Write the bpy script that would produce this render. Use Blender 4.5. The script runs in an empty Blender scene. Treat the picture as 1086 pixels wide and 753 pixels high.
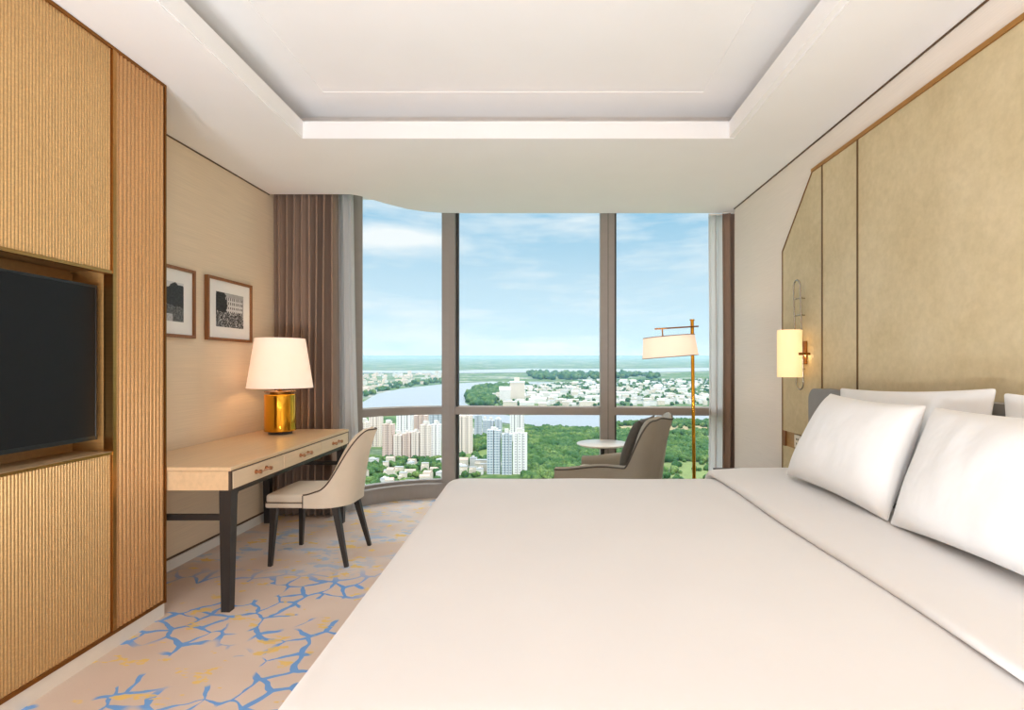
import bpy, bmesh, math, random
from mathutils import Vector, Matrix, noise
PI = math.pi
scn = bpy.context.scene
COL = scn.collection
rnd = random.Random(7)
F = 570.0; VX = 577.0; VY = 388.0; EYE = 1.27
CEIL = 2.70

# ------------------------------------------------------------------ helpers
def lin(c):
    return tuple((v/255/12.92) if v/255 <= .04045 else ((v/255+.055)/1.055)**2.4 for v in c)
def P(px, y):                       # lateral metres of a pixel column at depth y
    return (px-VX)*y/F

def tag(o, label=None, cat=None, group=None, kind=None):
    if label: o['label'] = label
    if cat: o['category'] = cat
    if group: o['group'] = group
    if kind: o['kind'] = kind
    return o

def thing(name, loc, label, cat, group=None, rz=0.0):
    o = bpy.data.objects.new(name, None)
    o.empty_display_size = .1
    COL.objects.link(o)
    o.location = loc; o.rotation_euler = (0, 0, rz)
    return tag(o, label, cat, group)

def obj(name, bm, mat, parent=None, world=True, smooth=False, label=None):
    """link a bmesh as one mesh object; world=True: bm is in world coordinates"""
    if parent is not None and world:
        p = parent; off = Vector((0, 0, 0))
        while p is not None:
            off += p.location; p = p.parent
        bm.transform(Matrix.Translation(-off))
    bmesh.ops.recalc_face_normals(bm, faces=bm.faces[:])
    me = bpy.data.meshes.new(name)
    bm.to_mesh(me); bm.free()
    if mat is not None: me.materials.append(mat)
    if smooth:
        for p in me.polygons: p.use_smooth = True
    o = bpy.data.objects.new(name, me)
    COL.objects.link(o)
    if parent is not None: o.parent = parent
    if label: o['label'] = label
    return o

def auto_smooth(o, ang=40):
    me = o.data
    for p in me.polygons: p.use_smooth = True
    bm = bmesh.new(); bm.from_mesh(me)
    for e in bm.edges:
        if len(e.link_faces) == 2 and e.calc_face_angle(0) > math.radians(ang): e.smooth = False
    bm.to_mesh(me); bm.free()
    return o

def struct(name, bm, mat, parent=None, smooth=False):
    o = obj(name, bm, mat, parent, smooth=smooth)
    if parent is None: o['kind'] = 'structure'
    return o

def box(bm, x0, x1, y0, y1, z0, z1, bev=0.0, seg=2):
    t = bmesh.new()
    bmesh.ops.create_cube(t, size=1)
    for v in t.verts:
        v.co = Vector((x0+(v.co.x+.5)*(x1-x0), y0+(v.co.y+.5)*(y1-y0), z0+(v.co.z+.5)*(z1-z0)))
    if bev > 0:
        bmesh.ops.bevel(t, geom=t.edges[:], offset=bev, segments=seg, affect='EDGES', profile=.5)
    merge(bm, t)
    return bm

def merge(bm, t):
    me = bpy.data.meshes.new('tmp'); t.to_mesh(me); t.free()
    bm.from_mesh(me); bpy.data.meshes.remove(me)

def B(x0, x1, y0, y1, z0, z1, bev=0.0, seg=2):
    return box(bmesh.new(), x0, x1, y0, y1, z0, z1, bev, seg)

def lathe(bm, prof, c=(0, 0, 0), n=40, caps=True):
    """prof: list of (r, z)"""
    rings = []
    for r, z in prof:
        rings.append([bm.verts.new((c[0]+r*math.cos(2*PI*i/n), c[1]+r*math.sin(2*PI*i/n), c[2]+z)) for i in range(n)])
    for a, b in zip(rings, rings[1:]):
        for i in range(n):
            bm.faces.new((a[i], a[(i+1) % n], b[(i+1) % n], b[i]))
    if caps:
        bm.faces.new(rings[0][::-1]); bm.faces.new(rings[-1])
    return bm

def tube(bm, pts, r, n=10, closed=False, taper=None):
    pts = [Vector(p) for p in pts]
    m = len(pts); rings = []
    prev = None
    for i, p in enumerate(pts):
        if closed: d = (pts[(i+1) % m]-pts[i-1]).normalized()
        else: d = (pts[min(i+1, m-1)]-pts[max(i-1, 0)]).normalized()
        if prev is None:
            a = Vector((0, 0, 1)) if abs(d.z) < .9 else Vector((1, 0, 0))
            u = d.cross(a).normalized()
        else:
            u = (prev-d*prev.dot(d)).normalized()
        prev = u
        w = d.cross(u)
        rr = r if taper is None else taper[i]
        rings.append([bm.verts.new(p+u*rr*math.cos(2*PI*k/n)+w*rr*math.sin(2*PI*k/n)) for k in range(n)])
    for i in range(m if closed else m-1):
        a, b = rings[i], rings[(i+1) % m]
        for k in range(n):
            bm.faces.new((a[k], a[(k+1) % n], b[(k+1) % n], b[k]))
    if not closed:
        bm.faces.new(rings[0][::-1]); bm.faces.new(rings[-1])
    return bm

def bar(bm, a, b, w0, w1, dir=(1, 0, 0)):
    """square tapered bar from a to b; w = full width at each end"""
    a = Vector(a); b = Vector(b); d = (b-a).normalized()
    u = Vector(dir); u = (u-d*u.dot(d)).normalized(); v = d.cross(u)
    ra = [bm.verts.new(a+u*sx*w0/2+v*sy*w0/2) for sx, sy in ((-1, -1), (1, -1), (1, 1), (-1, 1))]
    rb = [bm.verts.new(b+u*sx*w1/2+v*sy*w1/2) for sx, sy in ((-1, -1), (1, -1), (1, 1), (-1, 1))]
    for k in range(4):
        bm.faces.new((ra[k], ra[(k+1) % 4], rb[(k+1) % 4], rb[k]))
    bm.faces.new(ra[::-1]); bm.faces.new(rb)
    return bm

def poly_prism(bm, pts, z0, z1):
    a = [bm.verts.new((x, y, z0)) for x, y in pts]
    b = [bm.verts.new((x, y, z1)) for x, y in pts]
    n = len(pts)
    for i in range(n): bm.faces.new((a[i], a[(i+1) % n], b[(i+1) % n], b[i]))
    bm.faces.new(a[::-1]); bm.faces.new(b)
    return bm

def grid_surface(bm, rows):
    vs = [[bm.verts.new(p) for p in r] for r in rows]
    for a, b in zip(vs, vs[1:]):
        for i in range(len(a)-1): bm.faces.new((a[i], a[i+1], b[i+1], b[i]))
    return vs

def copy_tree(o, parent=None):
    c = o.copy(); COL.objects.link(c); c.parent = parent
    for ch in list(o.children): copy_tree(ch, c)
    return c

# ------------------------------------------------------------------ materials
class NT:
    def __init__(s, mat):
        s.m = mat; s.t = mat.node_tree; s.n = s.t.nodes; s.l = s.t.links
    def add(s, typ, **kw):
        nd = s.n.new(typ)
        for k, v in kw.items(): setattr(nd, k, v)
        return nd
    def link(s, a, b): s.l.new(a, b)
    def coords(s, scale=(1, 1, 1), out='Object', rot=(0, 0, 0)):
        tc = s.add('ShaderNodeTexCoord'); mp = s.add('ShaderNodeMapping')
        mp.inputs['Scale'].default_value = scale; mp.inputs['Rotation'].default_value = rot
        s.link(tc.outputs[out], mp.inputs['Vector'])
        return mp.outputs['Vector']
    def geo(s, scale=(1, 1, 1)):
        g = s.add('ShaderNodeNewGeometry'); mp = s.add('ShaderNodeMapping')
        mp.inputs['Scale'].default_value = scale
        s.link(g.outputs['Position'], mp.inputs['Vector'])
        return mp.outputs['Vector']
    def noise(s, vec, scale=5, detail=3, rough=.5):
        nd = s.add('ShaderNodeTexNoise')
        nd.inputs['Scale'].default_value = scale; nd.inputs['Detail'].default_value = detail
        nd.inputs['Roughness'].default_value = rough
        s.link(vec, nd.inputs['Vector'])
        return nd.outputs['Fac']
    def ramp(s, fac, stops, interp='LINEAR'):
        nd = s.add('ShaderNodeValToRGB'); cr = nd.color_ramp; cr.interpolation = interp
        while len(cr.elements) < len(stops): cr.elements.new(.5)
        for e, (p, c) in zip(cr.elements, stops):
            e.position = p; e.color = (*c, 1) if not isinstance(c, (int, float)) else (c, c, c, 1)
        s.link(fac, nd.inputs['Fac'])
        return nd.outputs['Color']
    def mix(s, fac, a, b):
        nd = s.add('ShaderNodeMix', data_type='RGBA')
        for v, i in ((fac, nd.inputs[0]), (a, nd.inputs[6]), (b, nd.inputs[7])):
            if hasattr(v, 'is_linked'): s.link(v, i)
            elif isinstance(v, (int, float)): i.default_value = v
            else: i.default_value = (*v, 1)
        return nd.outputs[2]
    def math(s, op, a, b=None, clamp=False):
        nd = s.add('ShaderNodeMath', operation=op); nd.use_clamp = clamp
        for v, i in ((a, nd.inputs[0]), (b, nd.inputs[1])):
            if v is None: continue
            if hasattr(v, 'is_linked'): s.link(v, i)
            else: i.default_value = v
        return nd.outputs[0]
    def bump(s, h, bsdf, strength=.3, dist=.01):
        nd = s.add('ShaderNodeBump'); nd.inputs['Strength'].default_value = strength; nd.inputs['Distance'].default_value = dist
        s.link(h, nd.inputs['Height']); s.link(nd.outputs['Normal'], bsdf.inputs['Normal'])

def mat(name, rgb, rough=.6, metal=0.0, spec=.5, var=0.0, vscale=(20, 20, 20), bump=0.0, bscale=(200, 200, 200), sheen=0.0, coat=0.0, bdist=.002):
    m = bpy.data.materials.new(name); m.use_nodes = True
    t = NT(m); b = t.n['Principled BSDF']
    c = lin(rgb)
    b.inputs['Base Color'].default_value = (*c, 1)
    b.inputs['Roughness'].default_value = rough; b.inputs['Metallic'].default_value = metal
    b.inputs['Specular IOR Level'].default_value = spec
    b.inputs['Sheen Weight'].default_value = sheen
    b.inputs['Coat Weight'].default_value = coat
    if var > 0:
        f = t.noise(t.coords(vscale), 1.0, 4)
        col = t.ramp(f, [(.3, tuple(v*(1-var) for v in c)), (.7, tuple(min(1, v*(1+var)) for v in c))])
        t.link(col, b.inputs['Base Color'])
    if bump > 0:
        t.bump(t.noise(t.coords(bscale), 1.0, 2), b, bump, bdist)
    return m

M = {}
M['ceiling'] = mat('ceiling_paint', (246, 243, 241), .85, spec=.2, var=.01, vscale=(3, 3, 3))
M['wallcover_tan'] = mat('wallcovering', (231, 211, 183), .8, spec=.25, var=.05, vscale=(3, 3, 160), bump=.15, bscale=(30, 30, 500))
M['wallcover_pale'] = mat('pale_wallcovering', (239, 228, 217), .8, spec=.25, var=.03, vscale=(4, 4, 200), bump=.15, bscale=(30, 30, 500))
M['white_trim'] = mat('white_painted_wood', (232, 228, 220), .5, var=.01)
M['brass'] = mat('brushed_brass', (184, 136, 78), .28, 1.0, var=.06, vscale=(5, 5, 200))
M['brass_dark'] = mat('aged_brass', (140, 92, 40), .4, .9, var=.08, vscale=(6, 6, 60))
M['gold'] = mat('polished_gold', (222, 160, 48), .12, 1.0, var=.03)
M['chrome'] = mat('nickel', (176, 168, 156), .25, 1.0)
M['gap'] = mat('bronze_shadow_gap', (92, 66, 40), .6, var=.1)
M['groove'] = mat('dark_bronze_groove', (112, 80, 40), .45, .4, var=.05)
M['headboard'] = mat('grey_leather', (140, 137, 134), .6, var=.05, vscale=(12, 12, 12), bump=.15, bscale=(180, 180, 180))
M['linen'] = mat('white_cotton', (229, 227, 226), .85, spec=.2, var=.012, vscale=(3, 3, 3), bump=.12, bscale=(9, 9, 9), sheen=.15, bdist=.02)
M['linen_p'] = mat('white_pillow_cotton', (236, 235, 234), .85, spec=.2, var=.01, vscale=(4, 4, 4), bump=.25, bscale=(11, 11, 7), sheen=.15, bdist=.02)
M['black_wood'] = mat('black_stained_wood', (42, 36, 33), .42, var=.12, vscale=(40, 40, 6))
M['desk_wood'] = mat('pale_satin_wood', (225, 190, 148), .32, spec=.5, var=.06, vscale=(60, 3, 40), coat=.15)
M['drawer'] = mat('pale_drawer_front', (228, 200, 166), .4, var=.04, vscale=(40, 3, 60))
M['copper'] = mat('rose_copper', (196, 142, 104), .3, 1.0)
M['leather_cream'] = mat('cream_leather', (222, 206, 184), .55, var=.03, vscale=(10, 10, 10), bump=.1, bscale=(200, 200, 200))
M['leather_tan'] = mat('tan_leather', (214, 183, 140), .5, var=.04, vscale=(10, 10, 10), bump=.1, bscale=(200, 200, 200))
M['piping'] = mat('brown_piping', (78, 58, 42), .6, var=.05)
M['taupe'] = mat('taupe_leather', (160, 153, 138), .5, var=.05, vscale=(8, 8, 8), bump=.12, bscale=(160, 160, 160))
M['taupe_light'] = mat('taupe_fabric_inside', (190, 180, 160), .65, var=.05, vscale=(9, 9, 9), bump=.15, bscale=(160, 160, 160))
M['charcoal'] = mat('charcoal_fabric', (88, 84, 78), .85, var=.1, vscale=(60, 60, 60), bump=.2)
M['frame_metal'] = mat('taupe_aluminium', (151, 143, 136), .45, .1, var=.03, vscale=(4, 4, 20))
M['frame_dark'] = mat('dark_gasket', (52, 46, 42), .6, var=.05)
M['tv_black'] = mat('black_plastic', (20, 20, 21), .35, var=.1)
M['tv_screen'] = mat('dark_screen', (22, 22, 23), .45, spec=.2, var=.05)
M['walnut'] = mat('walnut_frame_wood', (142, 92, 52), .45, var=.15, vscale=(60, 60, 8))
M['mat_board'] = mat('white_mount_board', (240, 238, 233), .8, var=.01)
M['outlet'] = mat('white_socket_plastic', (226, 217, 202), .4, var=.01)
M['oak_strip'] = mat('bronze_wood_strip', (170, 128, 76), .45, var=.1, vscale=(8, 40, 90))
M['stone'] = mat('pale_stone', (226, 220, 212), .35, var=.04, vscale=(14, 14, 14))
M['marble'] = mat('white_marble', (238, 232, 222), .25, var=.05, vscale=(9, 9, 9))
M['curtain'] = mat('taupe_curtain_cloth', (146, 122, 106), .9, spec=.15, var=.06, vscale=(90, 90, 8), bump=.15, bscale=(300, 300, 60), sheen=.2)
M['plinth'] = mat('painted_plinth', (226, 214, 198), .5, var=.02)

def sheer_mat():
    m = mat('sheer_voile', (246, 244, 242), .9, spec=.1, var=.03, vscale=(60, 60, 4))
    t = NT(m); b = t.n['Principled BSDF']; out = t.n['Material Output']
    tr = t.add('ShaderNodeBsdfTranslucent'); tr.inputs['Color'].default_value = (.9, .9, .9, 1)
    tp = t.add('ShaderNodeBsdfTransparent')
    m1 = t.add('ShaderNodeMixShader'); m1.inputs[0].default_value = .6
    m2 = t.add('ShaderNodeMixShader'); m2.inputs[0].default_value = .06
    t.link(b.outputs[0], m1.inputs[1]); t.link(tr.outputs[0], m1.inputs[2])
    t.link(m1.outputs[0], m2.inputs[1]); t.link(tp.outputs[0], m2.inputs[2])
    t.link(m2.outputs[0], out.inputs['Surface'])
    return m
M['sheer'] = sheer_mat()

def glass_mat():
    m = bpy.data.materials.new('window_glass'); m.use_nodes = True
    t = NT(m); out = t.n['Material Output']; t.n.remove(t.n['Principled BSDF'])
    tp = t.add('ShaderNodeBsdfTransparent')
    f = t.noise(t.coords((.5, .5, .5)), 1.0, 1)
    t.link(t.ramp(f, [(0, (.985, .992, .99)), (1, (.975, .99, .988))]), tp.inputs['Color'])
    gl = t.add('ShaderNodeBsdfGlossy'); gl.inputs['Roughness'].default_value = .02
    lw = t.add('ShaderNodeFresnel'); lw.inputs['IOR'].default_value = 1.02
    mx = t.add('ShaderNodeMixShader')
    t.link(lw.outputs[0], mx.inputs[0]); t.link(tp.outputs[0], mx.inputs[1]); t.link(gl.outputs[0], mx.inputs[2])
    t.link(mx.outputs[0], out.inputs['Surface'])
    return m
M['glass'] = glass_mat()

def shade_mat(name, rgb, emit, estr):
    m = mat(name, rgb, .85, spec=.1, var=.01)
    t = NT(m); b = t.n['Principled BSDF']; out = t.n['Material Output']
    b.inputs['Emission Color'].default_value = (*lin(emit), 1)
    b.inputs['Emission Strength'].default_value = estr
    tr = t.add('ShaderNodeBsdfTranslucent'); tr.inputs['Color'].default_value = (*lin(rgb), 1)
    mx = t.add('ShaderNodeMixShader'); mx.inputs[0].default_value = .35
    t.link(b.outputs[0], mx.inputs[1]); t.link(tr.outputs[0], mx.inputs[2]); t.link(mx.outputs[0], out.inputs['Surface'])
    return m
M['shade'] = shade_mat('lit_linen_shade', (246, 240, 234), (255, 218, 192), .28)
M['shade_floor'] = shade_mat('lit_floor_lamp_shade', (246, 236, 224), (255, 232, 214), .34)
M['shade_sconce'] = shade_mat('lit_opal_shade', (248, 236, 208), (255, 214, 150), .55)
M['bulb'] = shade_mat('glowing_bulb', (255, 240, 220), (255, 214, 160), 3.0)

def ribbed_gold(name, sparkle, hue, metal=.75):
    m = bpy.data.materials.new(name); m.use_nodes = True
    t = NT(m); b = t.n['Principled BSDF']
    f = t.noise(t.coords((70, 110, 170)), 1.0, 3, .7)
    a = lin(hue); d = tuple(v*.84 for v in a); h = tuple(min(1, v*1.2) for v in a)
    t.link(t.ramp(f, [(.28, d), (.5, a), (.72, h)]), b.inputs['Base Color'])
    b.inputs['Metallic'].default_value = metal; b.inputs['Roughness'].default_value = .38
    t.bump(t.noise(t.coords((60, 220, 330)), 1.0, 2), b, sparkle, .003)
    return m
M['gold_weave'] = ribbed_gold('gold_woven_panel', .14, (198, 160, 108), .55)
M['gold_flute'] = ribbed_gold('gold_fluted_panel', .08, (196, 150, 100), .55)

def mottled():
    m = bpy.data.materials.new('mottled_gold_suede'); m.use_nodes = True
    t = NT(m); b = t.n['Principled BSDF']
    v = t.geo((1, 1, 1))
    f1 = t.noise(v, 2.2, 6, .65); f2 = t.noise(v, 28, 3, .6)
    c1 = t.ramp(f1, [(.3, lin((188, 168, 128))), (.5, lin((208, 190, 152))), (.72, lin((222, 206, 172)))])
    c2 = t.ramp(f2, [(.3, lin((192, 174, 136))), (.7, lin((218, 200, 160)))])
    t.link(t.mix(.4, c1, c2), b.inputs['Base Color'])
    b.inputs['Roughness'].default_value = .62; b.inputs['Metallic'].default_value = .12
    t.bump(f2, b, .1, .004)
    return m
M['suede'] = mottled()

def carpet():
    m = bpy.data.materials.new('patterned_carpet'); m.use_nodes = True
    t = NT(m); b = t.n['Principled BSDF']
    v = t.geo((1, 1, 0))
    # warped coordinates
    wn = t.add('ShaderNodeTexNoise'); wn.inputs['Scale'].default_value = 4.0; wn.inputs['Detail'].default_value = 2
    t.link(v, wn.inputs['Vector'])
    sub = t.add('ShaderNodeVectorMath', operation='SUBTRACT'); t.link(wn.outputs['Color'], sub.inputs[0]); sub.inputs[1].default_value = (.5, .5, .5)
    sc = t.add('ShaderNodeVectorMath', operation='SCALE'); t.link(sub.outputs[0], sc.inputs[0]); sc.inputs['Scale'].default_value = .16
    ad = t.add('ShaderNodeVectorMath', operation='ADD'); t.link(v, ad.inputs[0]); t.link(sc.outputs[0], ad.inputs[1])
    def vor(scale):
        n = t.add('ShaderNodeTexVoronoi', feature='DISTANCE_TO_EDGE', voronoi_dimensions='2D')
        n.inputs['Scale'].default_value = scale; t.link(ad.outputs[0], n.inputs['Vector']); return n.outputs['Distance']
    e = vor(7.4)
    wid = t.math('MULTIPLY_ADD', t.noise(v, 8, 2), .30)      # line thickness varies
    wid.node.inputs[2].default_value = -.075
    line = t.math('LESS_THAN', e, wid)
    big = t.noise(v, 1.9, 2)
    reg = t.ramp(big, [(.46, 0.0), (.475, 1.0)])
    fine = t.noise(v, 300, 2)
    base = t.ramp(t.noise(v, 1.3, 3), [(.3, lin((214, 190, 172))), (.7, lin((232, 213, 198)))])
    base = t.mix(t.math('MULTIPLY', fine, .25), base, lin((186, 164, 146)))
    sx = t.add('ShaderNodeSeparateXYZ'); t.link(t.geo(), sx.inputs[0])
    near = t.ramp(t.math('DIVIDE', sx.outputs['Y'], 10.0), [(.315, 1.0), (.34, 0.0)])
    far = t.math('SUBTRACT', 1.0, near)
    # strong blue network near, pale blue broken dabs by the window
    f1 = t.math('MULTIPLY', t.math('MULTIPLY', line, reg), near)
    c = t.mix(f1, base, lin((120, 166, 222)))
    dab = t.ramp(t.noise(t.geo((1.0, 1.6, 0)), 6.5, 3, .6), [(.53, 0.0), (.58, 1.0)])
    pale = t.ramp(t.noise(v, 2.2, 2), [(.4, 0.0), (.6, 1.0)])
    f3 = t.math('MULTIPLY', t.math('MULTIPLY', dab, far), pale)
    c = t.mix(t.math('MULTIPLY', pale, t.math('MULTIPLY', far, .55)), c, lin((226, 222, 220)))
    c = t.mix(t.math('MULTIPLY', f3, .8), c, lin((156, 190, 222)))
    y1 = t.ramp(t.noise(t.geo((1.1, 2.0, 0)), 5.5, 3, .6), [(.60, 0.0), (.63, 1.0)])
    c = t.mix(t.math('MULTIPLY', y1, .85), c, lin((236, 200, 110)))
    t.link(c, b.inputs['Base Color'])
    b.inputs['Roughness'].default_value = .95; b.inputs['Specular IOR Level'].default_value = .1
    t.bump(fine, b, .25, .004)
    return m
M['carpet'] = carpet()

# ------------------------------------------------------------------ room shell
YB = -2.4                                # rear wall behind the camera
def lx(y): return -2.334+.0336*(y-3.295) # inner face of the left wall
RX = 1.733
YE = 4.89                                # where the right wall stops
# glass line of the facade (plan): a bent bay on the left, straight on
GL = [(-3.0, 4.62), (-2.35, 4.75), (-2.0, 4.82)]
M0 = Vector((-1.77, 4.885)); M1 = Vector((-.915, 5.29)); M2 = Vector((.615, 5.22)); M3 = Vector((2.05, 5.14))
def arc_pts(n=14):                       # M0 -> M1, bulging outwards
    a, b = M0, M1; d = b-a; nrm = Vector((-d.y, d.x)).normalized()
    return [a+d*t+nrm*(.11*4*t*(1-t)) for t in [i/n for i in range(n+1)]]
ARC = arc_pts()
FAC = [Vector(p) for p in GL]+ARC+[M2, M3, Vector((2.5, 5.12))]

def offset_path(path, d):
    out = []
    for i, p in enumerate(path):
        t = (path[min(i+1, len(path)-1)]-path[max(i-1, 0)]).normalized()
        out.append(p+Vector((t.y, -t.x))*d)    # towards the room
    return out
def strip(bm, path, d0, d1, z0, z1):
    """solid strip following a plan path between two inward offsets"""
    a = offset_path(path, d0); b = offset_path(path, d1)
    rows = [[(p.x, p.y, z0) for p in a], [(p.x, p.y, z1) for p in a], [(p.x, p.y, z1) for p in b], [(p.x, p.y, z0) for p in b], [(p.x, p.y, z0) for p in a]]
    vs = grid_surface(bm, rows)
    for k in (0, -1):
        bm.faces.new([vs[0][k], vs[1][k], vs[2][k], vs[3][k]])
    bmesh.ops.remove_doubles(bm, verts=bm.verts[:], dist=1e-5)
    return bm

bm = bmesh.new()
poly_prism(bm, [(-3.0, YB-.1), (2.6, YB-.1), (2.6, 5.10), (M2.x, M2.y), (M1.x, M1.y)]+[(p.x, p.y) for p in ARC[::-1]][1:]+[(-2.2, 4.85), (-3.0, 4.70)], -.12, 0)
struct('floor', bm, M['carpet'])
# left wall
bm = bmesh.new()
poly_prism(bm, [(lx(YB), YB), (lx(4.60), 4.60), (lx(4.60)-.15, 4.60), (lx(YB)-.15, YB)], 0, 3.0)
struct('wall_left', bm, M['wallcover_tan'])
struct('wall_right', B(RX, RX+.16, YB, YE, 0, 3.0), M['wallcover_pale'])
struct('wall_return', B(RX+.16, 2.6, YE-.35, YE-.2, 0, 3.0), M['wallcover_pale'])
struct('wall_back', B(-2.9, 2.3, YB-.15, YB, 0, 3.0), M['wallcover_pale'])
# baseboards
bm = bmesh.new()
poly_prism(bm, [(lx(2.5), 2.5), (lx(4.45), 4.45), (lx(4.45)+.014, 4.45), (lx(2.5)+.014, 2.5)], 0, .066)
struct('baseboard_left', bm, M['white_trim'])
bm = bmesh.new()
poly_prism(bm, [(lx(2.5), 2.5), (lx(4.45), 4.45), (lx(4.45)+.006, 4.45), (lx(2.5)+.006, 2.5)], .066, .078)
struct('trim_1', bm, M['gap'])
struct('baseboard_right', B(RX-.014, RX, YB, YE, 0, .066), M['white_trim'])

# ceiling with tray
TX0, TX1, TY0, TY1 = -1.51, 1.16, .2, 3.368
edge = [(-3.0, 4.48), (-1.62, 4.48), (-1.55, 4.52), (-1.48, 4.62), (-1.40, 4.73), (-1.25, 4.90), (-1.10, 4.985), (-.95, 5.025), (-.75, 5.035), (2.6, 5.035)]
bm = bmesh.new()
Z0 = CEIL; ZT = 2.92; LIP = 2.803
def quad(pts): bm.faces.new([bm.verts.new(p) for p in pts])
quad([(-3, YB-.1, Z0), (2.6, YB-.1, Z0), (2.6, TY0, Z0), (-3, TY0, Z0)])
quad([(-3, TY0, Z0), (TX0, TY0, Z0), (TX0, TY1, Z0), (-3, TY1, Z0)])
quad([(TX1, TY0, Z0), (2.6, TY0, Z0), (2.6, TY1, Z0), (TX1, TY1, Z0)])
for (xa, ya), (xb, yb) in zip(edge, edge[1:]):
    quad([(xa, TY1, Z0), (xb, TY1, Z0), (xb, yb, Z0), (xa, ya, Z0)])
    quad([(xa, ya, Z0), (xb, yb, Z0), (xb, yb, 3.0), (xa, ya, 3.0)])
quad([(-3, TY1, Z0), (-3, 4.48, Z0), (-3, 4.48, 3.0), (-3, TY1, 3.0)])
def ring(x0, x1, y0, y1, z): return [(x0, y0, z), (x1, y0, z), (x1, y1, z), (x0, y1, z)]
cv = .20
rings = [ring(TX0, TX1, TY0, TY1, Z0), ring(TX0, TX1, TY0, TY1, LIP), ring(TX0-.03, TX1+.03, TY0-.03, TY1+.03, LIP),
         ring(TX0-.03, TX1+.03, TY0-.03, TY1+.03, LIP-.05), ring(TX0-cv, TX1+cv, TY0-cv, TY1+cv, LIP-.05), ring(TX0-cv, TX1+cv, TY0-cv, TY1+cv, ZT)]
for a, b in zip(rings, rings[1:]):
    for k in range(4): quad([a[k], a[(k+1) % 4], b[(k+1) % 4], b[k]])
quad(rings[-1])
bmesh.ops.remove_doubles(bm, verts=bm.verts[:], dist=1e-5)
struct('ceiling', bm, M['ceiling'])
# outer roof slab so that no daylight leaks in from above
struct('ceiling_slab', B(-3.2, 2.7, YB-.2, 5.6, 3.0, 3.25), M['ceiling'])
def frame_ring(x0, x1, y0, y1, w, z0, z1):
    b = bmesh.new()
    box(b, x0, x1, y0, y0+w, z0, z1); box(b, x0, x1, y1-w, y1, z0, z1)
    box(b, x0, x0+w, y0+w, y1-w, z0, z1); box(b, x1-w, x1, y0+w, y1-w, z0, z1)
    return b
struct('trim_2', frame_ring(-1.351, .976, .42, 3.254, .02, 2.9165, ZT), M['ceiling'])          # moulding on the tray
struct('trim_3', frame_ring(TX0-.13, TX1+.155, TY0-.13, TY1+.125, .122, 2.6955, Z0), M['ceiling'])  # border round the tray
struct('trim_4', B(RX-.008, RX, YB, YE, 2.693, 2.6995), M['gap'])
bm = bmesh.new()
poly_prism(bm, [(lx(2.70), 2.70), (lx(4.48), 4.48), (lx(4.48)+.008, 4.48), (lx(2.70)+.008, 2.70)], 2.693, 2.6995)
struct('trim_5', bm, M['gap'])

# ------------------------------------------------------------------ windows
ZC = .135; ZW = 3.0; TB, TT = .800, .872       # curb top, head, transom bottom and top
def seg_path(a, b, n=1): return [a+(b-a)*i/n for i in range(n+1)]
win = [('window_1', ARC), ('window_2', seg_path(M1, M2)), ('window_3', seg_path(M2, M3))]
def mullion(p, t, x0, x1, d0, d1, z0, z1):
    """upright box at plan point p with facade tangent t: along t from x0 to x1, inward from d0 to d1"""
    n = Vector((t.y, -t.x)); b = bmesh.new()
    poly_prism(b, [tuple(p+t*x0+n*d0), tuple(p+t*x1+n*d0), tuple(p+t*x1+n*d1), tuple(p+t*x0+n*d1)], z0, z1)
    return b
for name, path in win:
    w = bpy.data.objects.new(name, None); COL.objects.link(w)
    mid = path[len(path)//2]; w.location = (mid.x, mid.y, 0); w['kind'] = 'structure'
    obj('upper_pane', strip(bmesh.new(), path, .010, .018, TT-.01, ZW), M['glass'], w, smooth=False)
    obj('lower_pane', strip(bmesh.new(), path, .010, .018, ZC-.01, TB+.01), M['glass'], w)
    tr = obj('transom', strip(bmesh.new(), path, .0, .10, TB, TT), M['frame_metal'], w)
    obj('gasket', strip(bmesh.new(), path, .012, .03, TT, TT+.008), M['white_trim'], w)
    obj('sill_rail', strip(bmesh.new(), path, .0, .06, ZC, ZC+.03), M['frame_metal'], w)
    t0 = (path[1]-path[0]).normalized(); t1 = (path[-1]-path[-2]).normalized()
    if name == 'window_1':
        obj('mullion', mullion(path[0], t0, -.06, .075, -.06, .10, .0, ZW), M['frame_metal'], w)
    obj('mullion', mullion(path[-1], t1, -.074, -.003, -.06, .115, .0, ZW), M['frame_metal'], w)
    if name != 'window_1':
        obj('mullion', mullion(path[0], t0, .003, .062, -.06, .115, .0, ZW), M['frame_metal'], w)
        obj('side_bead', mullion(path[0], t0, .062, .082, 0, .06, ZC, ZW), M['frame_dark'], w)
    obj('joint_strip', mullion(path[-1], t1, -.006, .006, -.05, .108, 0, ZW), M['frame_dark'], w)
struct('trim_6', strip(bmesh.new(), FAC[3:], -.05, .125, 0, ZC), M['frame_metal'])
struct('trim_7', strip(bmesh.new(), FAC[3:], -.05, .135, ZC-.012, ZC+.004), M['frame_metal'])
# solid cladding hidden behind the curtains at both ends
struct('wall_cladding', strip(bmesh.new(), FAC[:3]+[M0], .0, .08, 0, 3.0), M['frame_metal'])
struct('wall_pocket', B(1.98, 2.1, YE-.2, 5.2, 0, 3.0), M['wallcover_pale'])

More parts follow.
